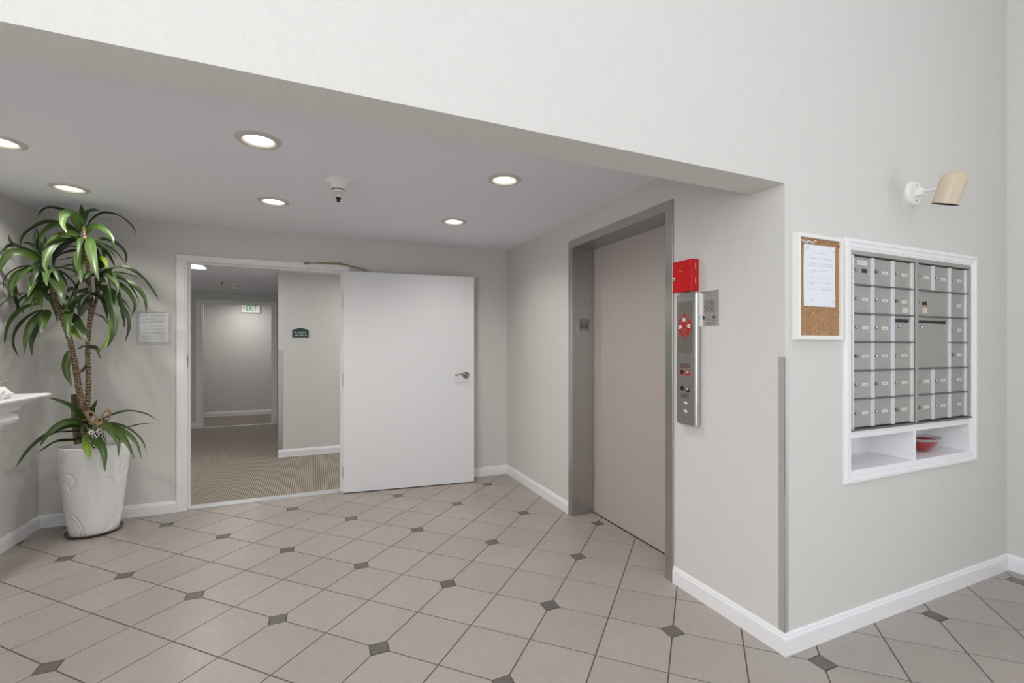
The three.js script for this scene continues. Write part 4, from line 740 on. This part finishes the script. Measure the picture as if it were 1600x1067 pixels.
  const A = (list, d0) => list.forEach(([pts, w, dd, tone]) => leaf(pts, w, d0, d0 + dd, tone));
  A([[[[131, 350], [129, 334], [126.7, 319]], 9, -0.02, 0], [[[131, 352], [137, 331], [150, 328], [157, 329.5]], 7, 0.05, 0],
    [[[134, 358], [144, 343], [160, 333], [178, 334], [195.5, 343], [211, 360], [211, 368]], 3.4, 0.16, 1], [[[134.6, 366], [142, 355], [154, 353], [166, 361], [175, 373], [177, 394]], 9, -0.1, 0],
    [[[135, 378], [156.5, 374], [167.5, 374], [183, 381], [195.5, 395], [197, 413.5]], 6, 0.12, 1], [[[127, 362], [119, 343], [112, 332], [101, 334.4], [97.5, 346.5], [103.5, 363.6]], 14, -0.2, 2],
    [[[126, 358], [110, 331], [85, 324], [68, 326], [58, 339]], 5, 0.1, 1], [[[126.7, 365], [109.6, 352.6], [90, 346.5], [68, 346.5], [48.7, 356], [35, 368.5], [31.7, 387]], 6.5, -0.05, 0],
    [[[126, 371], [95, 351], [78, 353], [64, 368.5], [62, 387]], 8, -0.1, 0], [[[124, 367], [105, 366], [85, 378], [73, 397.7], [70.6, 417], [74, 428]], 15, -0.24, 2],
    [[[125.5, 370], [109.6, 377], [95, 385.5], [86, 396], [84, 426]], 8, -0.1, 4], [[[130, 371], [139, 376], [143, 395], [149, 420], [155, 440]], 15, -0.22, 2],
    [[[129, 388], [124, 402], [125, 420], [127, 443]], 15, -0.2, 2], [[[129, 389], [110, 391.6], [92.6, 397.7], [85, 407]], 5, 0.1, 4], [[[129, 385.5], [107, 385], [92.6, 394], [80, 405]], 3, 0.12, 1],
    [[[126, 400], [101, 404], [88, 407]], 2.4, 0.15, 1], [[[128, 412], [101, 415], [85, 421]], 3.4, 0.12, 1], [[[130, 432], [110, 421], [97, 419]], 4, 0.1, 4], [[[129, 394], [118, 406], [116, 424]], 8, -0.04, 4]], Z1);
  A([[[[66, 402], [58.5, 380], [57, 355]], 12, 0.06, 4], [[[68, 400], [70.6, 385], [70.6, 368]], 6, 0.08, 1], [[[65, 400], [55, 386], [45, 380], [35, 379.4]], 6.5, 0.05, 1],
    [[[65, 404], [52, 394], [36.5, 388], [24, 382], [17, 377], [13, 366]], 7, -0.12, 1], [[[38, 389], [24, 382.5], [13.4, 383], [3.7, 393.4]], 6, -0.1, 0],
    [[[64, 408], [51, 400], [34, 394], [18, 394], [6, 406], [-4, 430]], 13, -0.2, 0], [[[66, 417], [51, 421], [36.5, 422.7], [24, 429], [17, 441], [14, 465]], 9, -0.14, 0],
    [[[64, 415], [43, 416], [33, 421.5]], 3, 0, 1], [[[67, 408], [57, 418], [54, 428]], 13, -0.05, 4], [[[64, 424], [53, 436], [48, 449], [43, 465]], 12, -0.2, 2],
    [[[62, 440], [52, 457], [40, 471], [30, 482]], 10, -0.2, 0], [[[67, 440], [61, 455], [63, 472.6], [69, 484]], 14, -0.16, 0], [[[64, 474], [46, 476], [30.5, 483.6], [17, 498], [10, 513], [6.7, 539]], 6.5, -0.12, 0],
    [[[69, 483], [55, 487], [40, 496], [27, 510], [20, 527], [21, 542], [30.5, 558]], 5, -0.1, 1], [[[74, 484], [61, 493], [49, 506], [41, 527], [38, 552]], 11, -0.14, 0], [[[64, 500], [55, 516], [49, 535], [50, 556]], 8, -0.1, 1],
    [[[74, 484], [68, 500], [64, 521]], 15, -0.2, 0], [[[80, 425], [90, 443], [97, 460], [97, 478]], 18, -0.2, 1], [[[24, 432], [22, 442], [25, 455], [35, 465]], 4, -0.05, 4], [[[23, 450], [23, 464], [28, 479], [39, 490]], 5, -0.05, 1],
    [[[73, 414], [72, 430], [73, 447]], 12, -0.22, 2], [[[78, 440], [70, 452], [74, 470]], 9, -0.1, 4], [[[70, 410], [64, 428], [62, 446]], 8, -0.06, 4]], Z2);
  A([[[[160, 420], [163, 402], [159, 386], [154, 381]], 6, 0.05, 1], [[[158, 400], [164, 410], [169, 419]], 8, -0.12, 3], [[[155, 422], [154, 403], [151, 385]], 8, 0.05, 4],
    [[[158, 430], [171, 421], [189.5, 416.6], [205, 421], [217.5, 429], [227, 438], [236, 450], [242, 458], [248.5, 471]], 5.5, 0.08, 1], [[[160, 432], [178.5, 426], [195.5, 427.5], [211, 432], [222, 437]], 3, 0.14, 1],
    [[[158, 430], [167, 424], [178, 436], [184, 449], [181, 466]], 11, -0.16, 0], [[[158, 436], [184.6, 432], [199, 438.5], [214, 448], [223.5, 460], [228, 476], [228, 492]], 8, 0.02, 0],
    [[[158, 440], [172, 436], [187, 444.6], [198, 453], [206, 464], [211, 478], [205, 495]], 8, 0.05, 0], [[[155, 448], [164, 450], [171, 460.5], [177, 481], [178.5, 503], [177, 521], [167.5, 543]], 16, -0.22, 1],
    [[[156, 452], [172, 452], [183, 463], [190.6, 479], [199, 493], [201.6, 510], [195.5, 535]], 8, -0.04, 1], [[[188, 484], [193, 500], [194, 513]], 4, 0.05, 4], [[[172, 500], [173, 522], [163, 539], [152, 549]], 9, -0.2, 3],
    [[[137, 542], [146, 543], [153, 548], [157, 561]], 8, -0.1, 1], [[[136, 543], [131, 541], [120, 546]], 3, 0, 1], [[[148, 490], [160, 496], [171, 509]], 2.4, 0, 1], [[[152, 464], [160, 470], [165, 479], [172, 494]], 4, 0, 4],
    [[[143, 453], [132, 454], [118, 457]], 9, -0.08, 4], [[[142, 462], [130, 478], [124, 496]], 16, -0.06, 4], [[[114, 490], [124, 508], [132, 520], [138, 537]], 13, -0.2, 1], [[[112, 470], [107, 490], [106, 508], [109, 532]], 13, -0.26, 0],
    [[[118, 448], [116, 460], [118, 474]], 5, -0.1, 2], [[[110, 508], [118, 521], [129, 531]], 10, -0.16, 3], [[[104, 455], [112, 452], [124, 453]], 7, -0.1, 4], [[[95, 474], [101, 483], [108, 488]], 8, -0.06, 4], [[[150, 448], [161, 440], [170, 442]], 3, 0, 1], [[[148, 458], [158, 452], [168, 455]], 3, 0.05, 1], [[[140, 444], [131, 439], [122, 442]], 4, 0, 4]], Z3);
  A([[[[108, 548], [104, 562], [103.5, 580], [113, 605]], 11, -0.08, 0]], 3.42);
  A([[[[134, 658], [119, 639], [102, 629], [87, 624], [76, 622]], 8.5, -0.2, 0], [[[134, 664], [115.5, 658], [97, 661], [76, 677], [62, 697]], 11, -0.24, 0], [[[130, 668], [110, 665], [68, 682], [45, 701], [24, 731]], 7, -0.3, 0],
    [[[130, 674], [110, 673], [89, 675], [68, 681]], 2.6, -0.1, 1], [[[132, 684], [118, 686], [87, 689], [58, 708]], 4.5, -0.2, 1], [[[141, 650], [147, 635], [152, 624]], 8, -0.1, 0], [[[141, 676], [138, 688], [136, 700], [142, 718]], 16, -0.26, 3],
    [[[140, 664], [148, 682], [162, 706], [164, 737]], 15, -0.28, 0], [[[145, 662], [157, 659], [173, 672], [185, 692], [185, 714]], 13, -0.26, 2], [[[146, 668], [165, 664], [199, 677], [215, 695.5], [221, 717]], 9, -0.24, 0],
    [[[146, 670], [165, 667], [183, 674], [199, 693], [210, 716]], 13, -0.27, 0], [[[146, 662], [168, 651], [199.5, 642], [226, 646], [248, 657]], 3.4, -0.05, 1], [[[146, 672], [170, 672], [194, 669], [218, 663], [237.5, 661]], 3, -0.1, 1],
    [[[146, 666], [168, 662], [199.5, 669], [223, 690], [230, 709]], 4.5, -0.16, 1], [[[140, 668], [132, 660], [136, 676]], 7, -0.05, 4]], 3.5);
}
// ---------------------------------------------------------------- straw rabbit decoration stuck in the pot
{
  const b = px(153, 692, { depth: 3.42 }), t = thing('straw_rabbit', 'small straw rabbit figurine with flowers in the planter', 'figurine', [b.x, b.y - 0.03, b.z]);
  t.rotation.y = toCam;
  const straw = std({ color: hex(176, 146, 110), roughness: 0.95, bumpMap: paintBump, bumpScale: 0.002 }), petal = std({ color: hex(232, 214, 208), roughness: 0.8 });
  const check = dataTex(64, 64, (x, y) => ((x >> 4) + (y >> 4)) % 2 ? [236, 234, 230] : [26, 24, 24], true); check.repeat.set(5, 3);
  mesh('body', lathe([[0.001, 0], [0.045, 0.0], [0.05, 0.04], [0.038, 0.09], [0.02, 0.12], [0.001, 0.125]], 28), std({ map: check, roughness: 0.9 }), t);
  mesh('head', new THREE.SphereGeometry(0.03, 24, 18).scale(1, 0.95, 0.9).translate(0.012, 0.158, 0), straw, t);
  for (const [x, r] of [[-0.014, 0.4], [0.03, -0.3]]) mesh('ear', new THREE.TorusGeometry(0.025, 0.007, 10, 28).scale(0.86, 1.8, 1).translate(0, 0.044, 0).rotateZ(r).translate(x, 0.18, -0.004), straw, t);
  const flower = (x, y, z, s) => { const gs = []; for (let k = 0; k < 6; k++) gs.push(new THREE.SphereGeometry(0.011, 10, 8).scale(1, 0.55, 0.5).translate(0.011, 0, 0).rotateZ(k * Math.PI / 3).translate(x, y, z)); const f = mesh('flower', gs, petal, t); mesh('flower_centre', new THREE.SphereGeometry(0.005, 10, 8).translate(x, y, z + 0.006), std({ color: hex(90, 70, 50), roughness: 0.9 }), f); };
  flower(-0.036, 0.118, 0.036, 1); flower(0.01, 0.122, 0.04, 1); flower(0.022, 0.132, 0.03, 1);
  for (const [x, y, r] of [[-0.02, 0.145, 0.5], [0.0, 0.15, -0.4], [-0.045, 0.14, 1.1]]) mesh('felt_leaf', new THREE.SphereGeometry(0.014, 12, 8).scale(0.55, 1.1, 0.25).rotateZ(r).translate(x, y, 0.036), std({ color: hex(86, 112, 92), roughness: 0.9 }), t);
}
scene.updateMatrixWorld(true);
renderer.render(scene, camera);
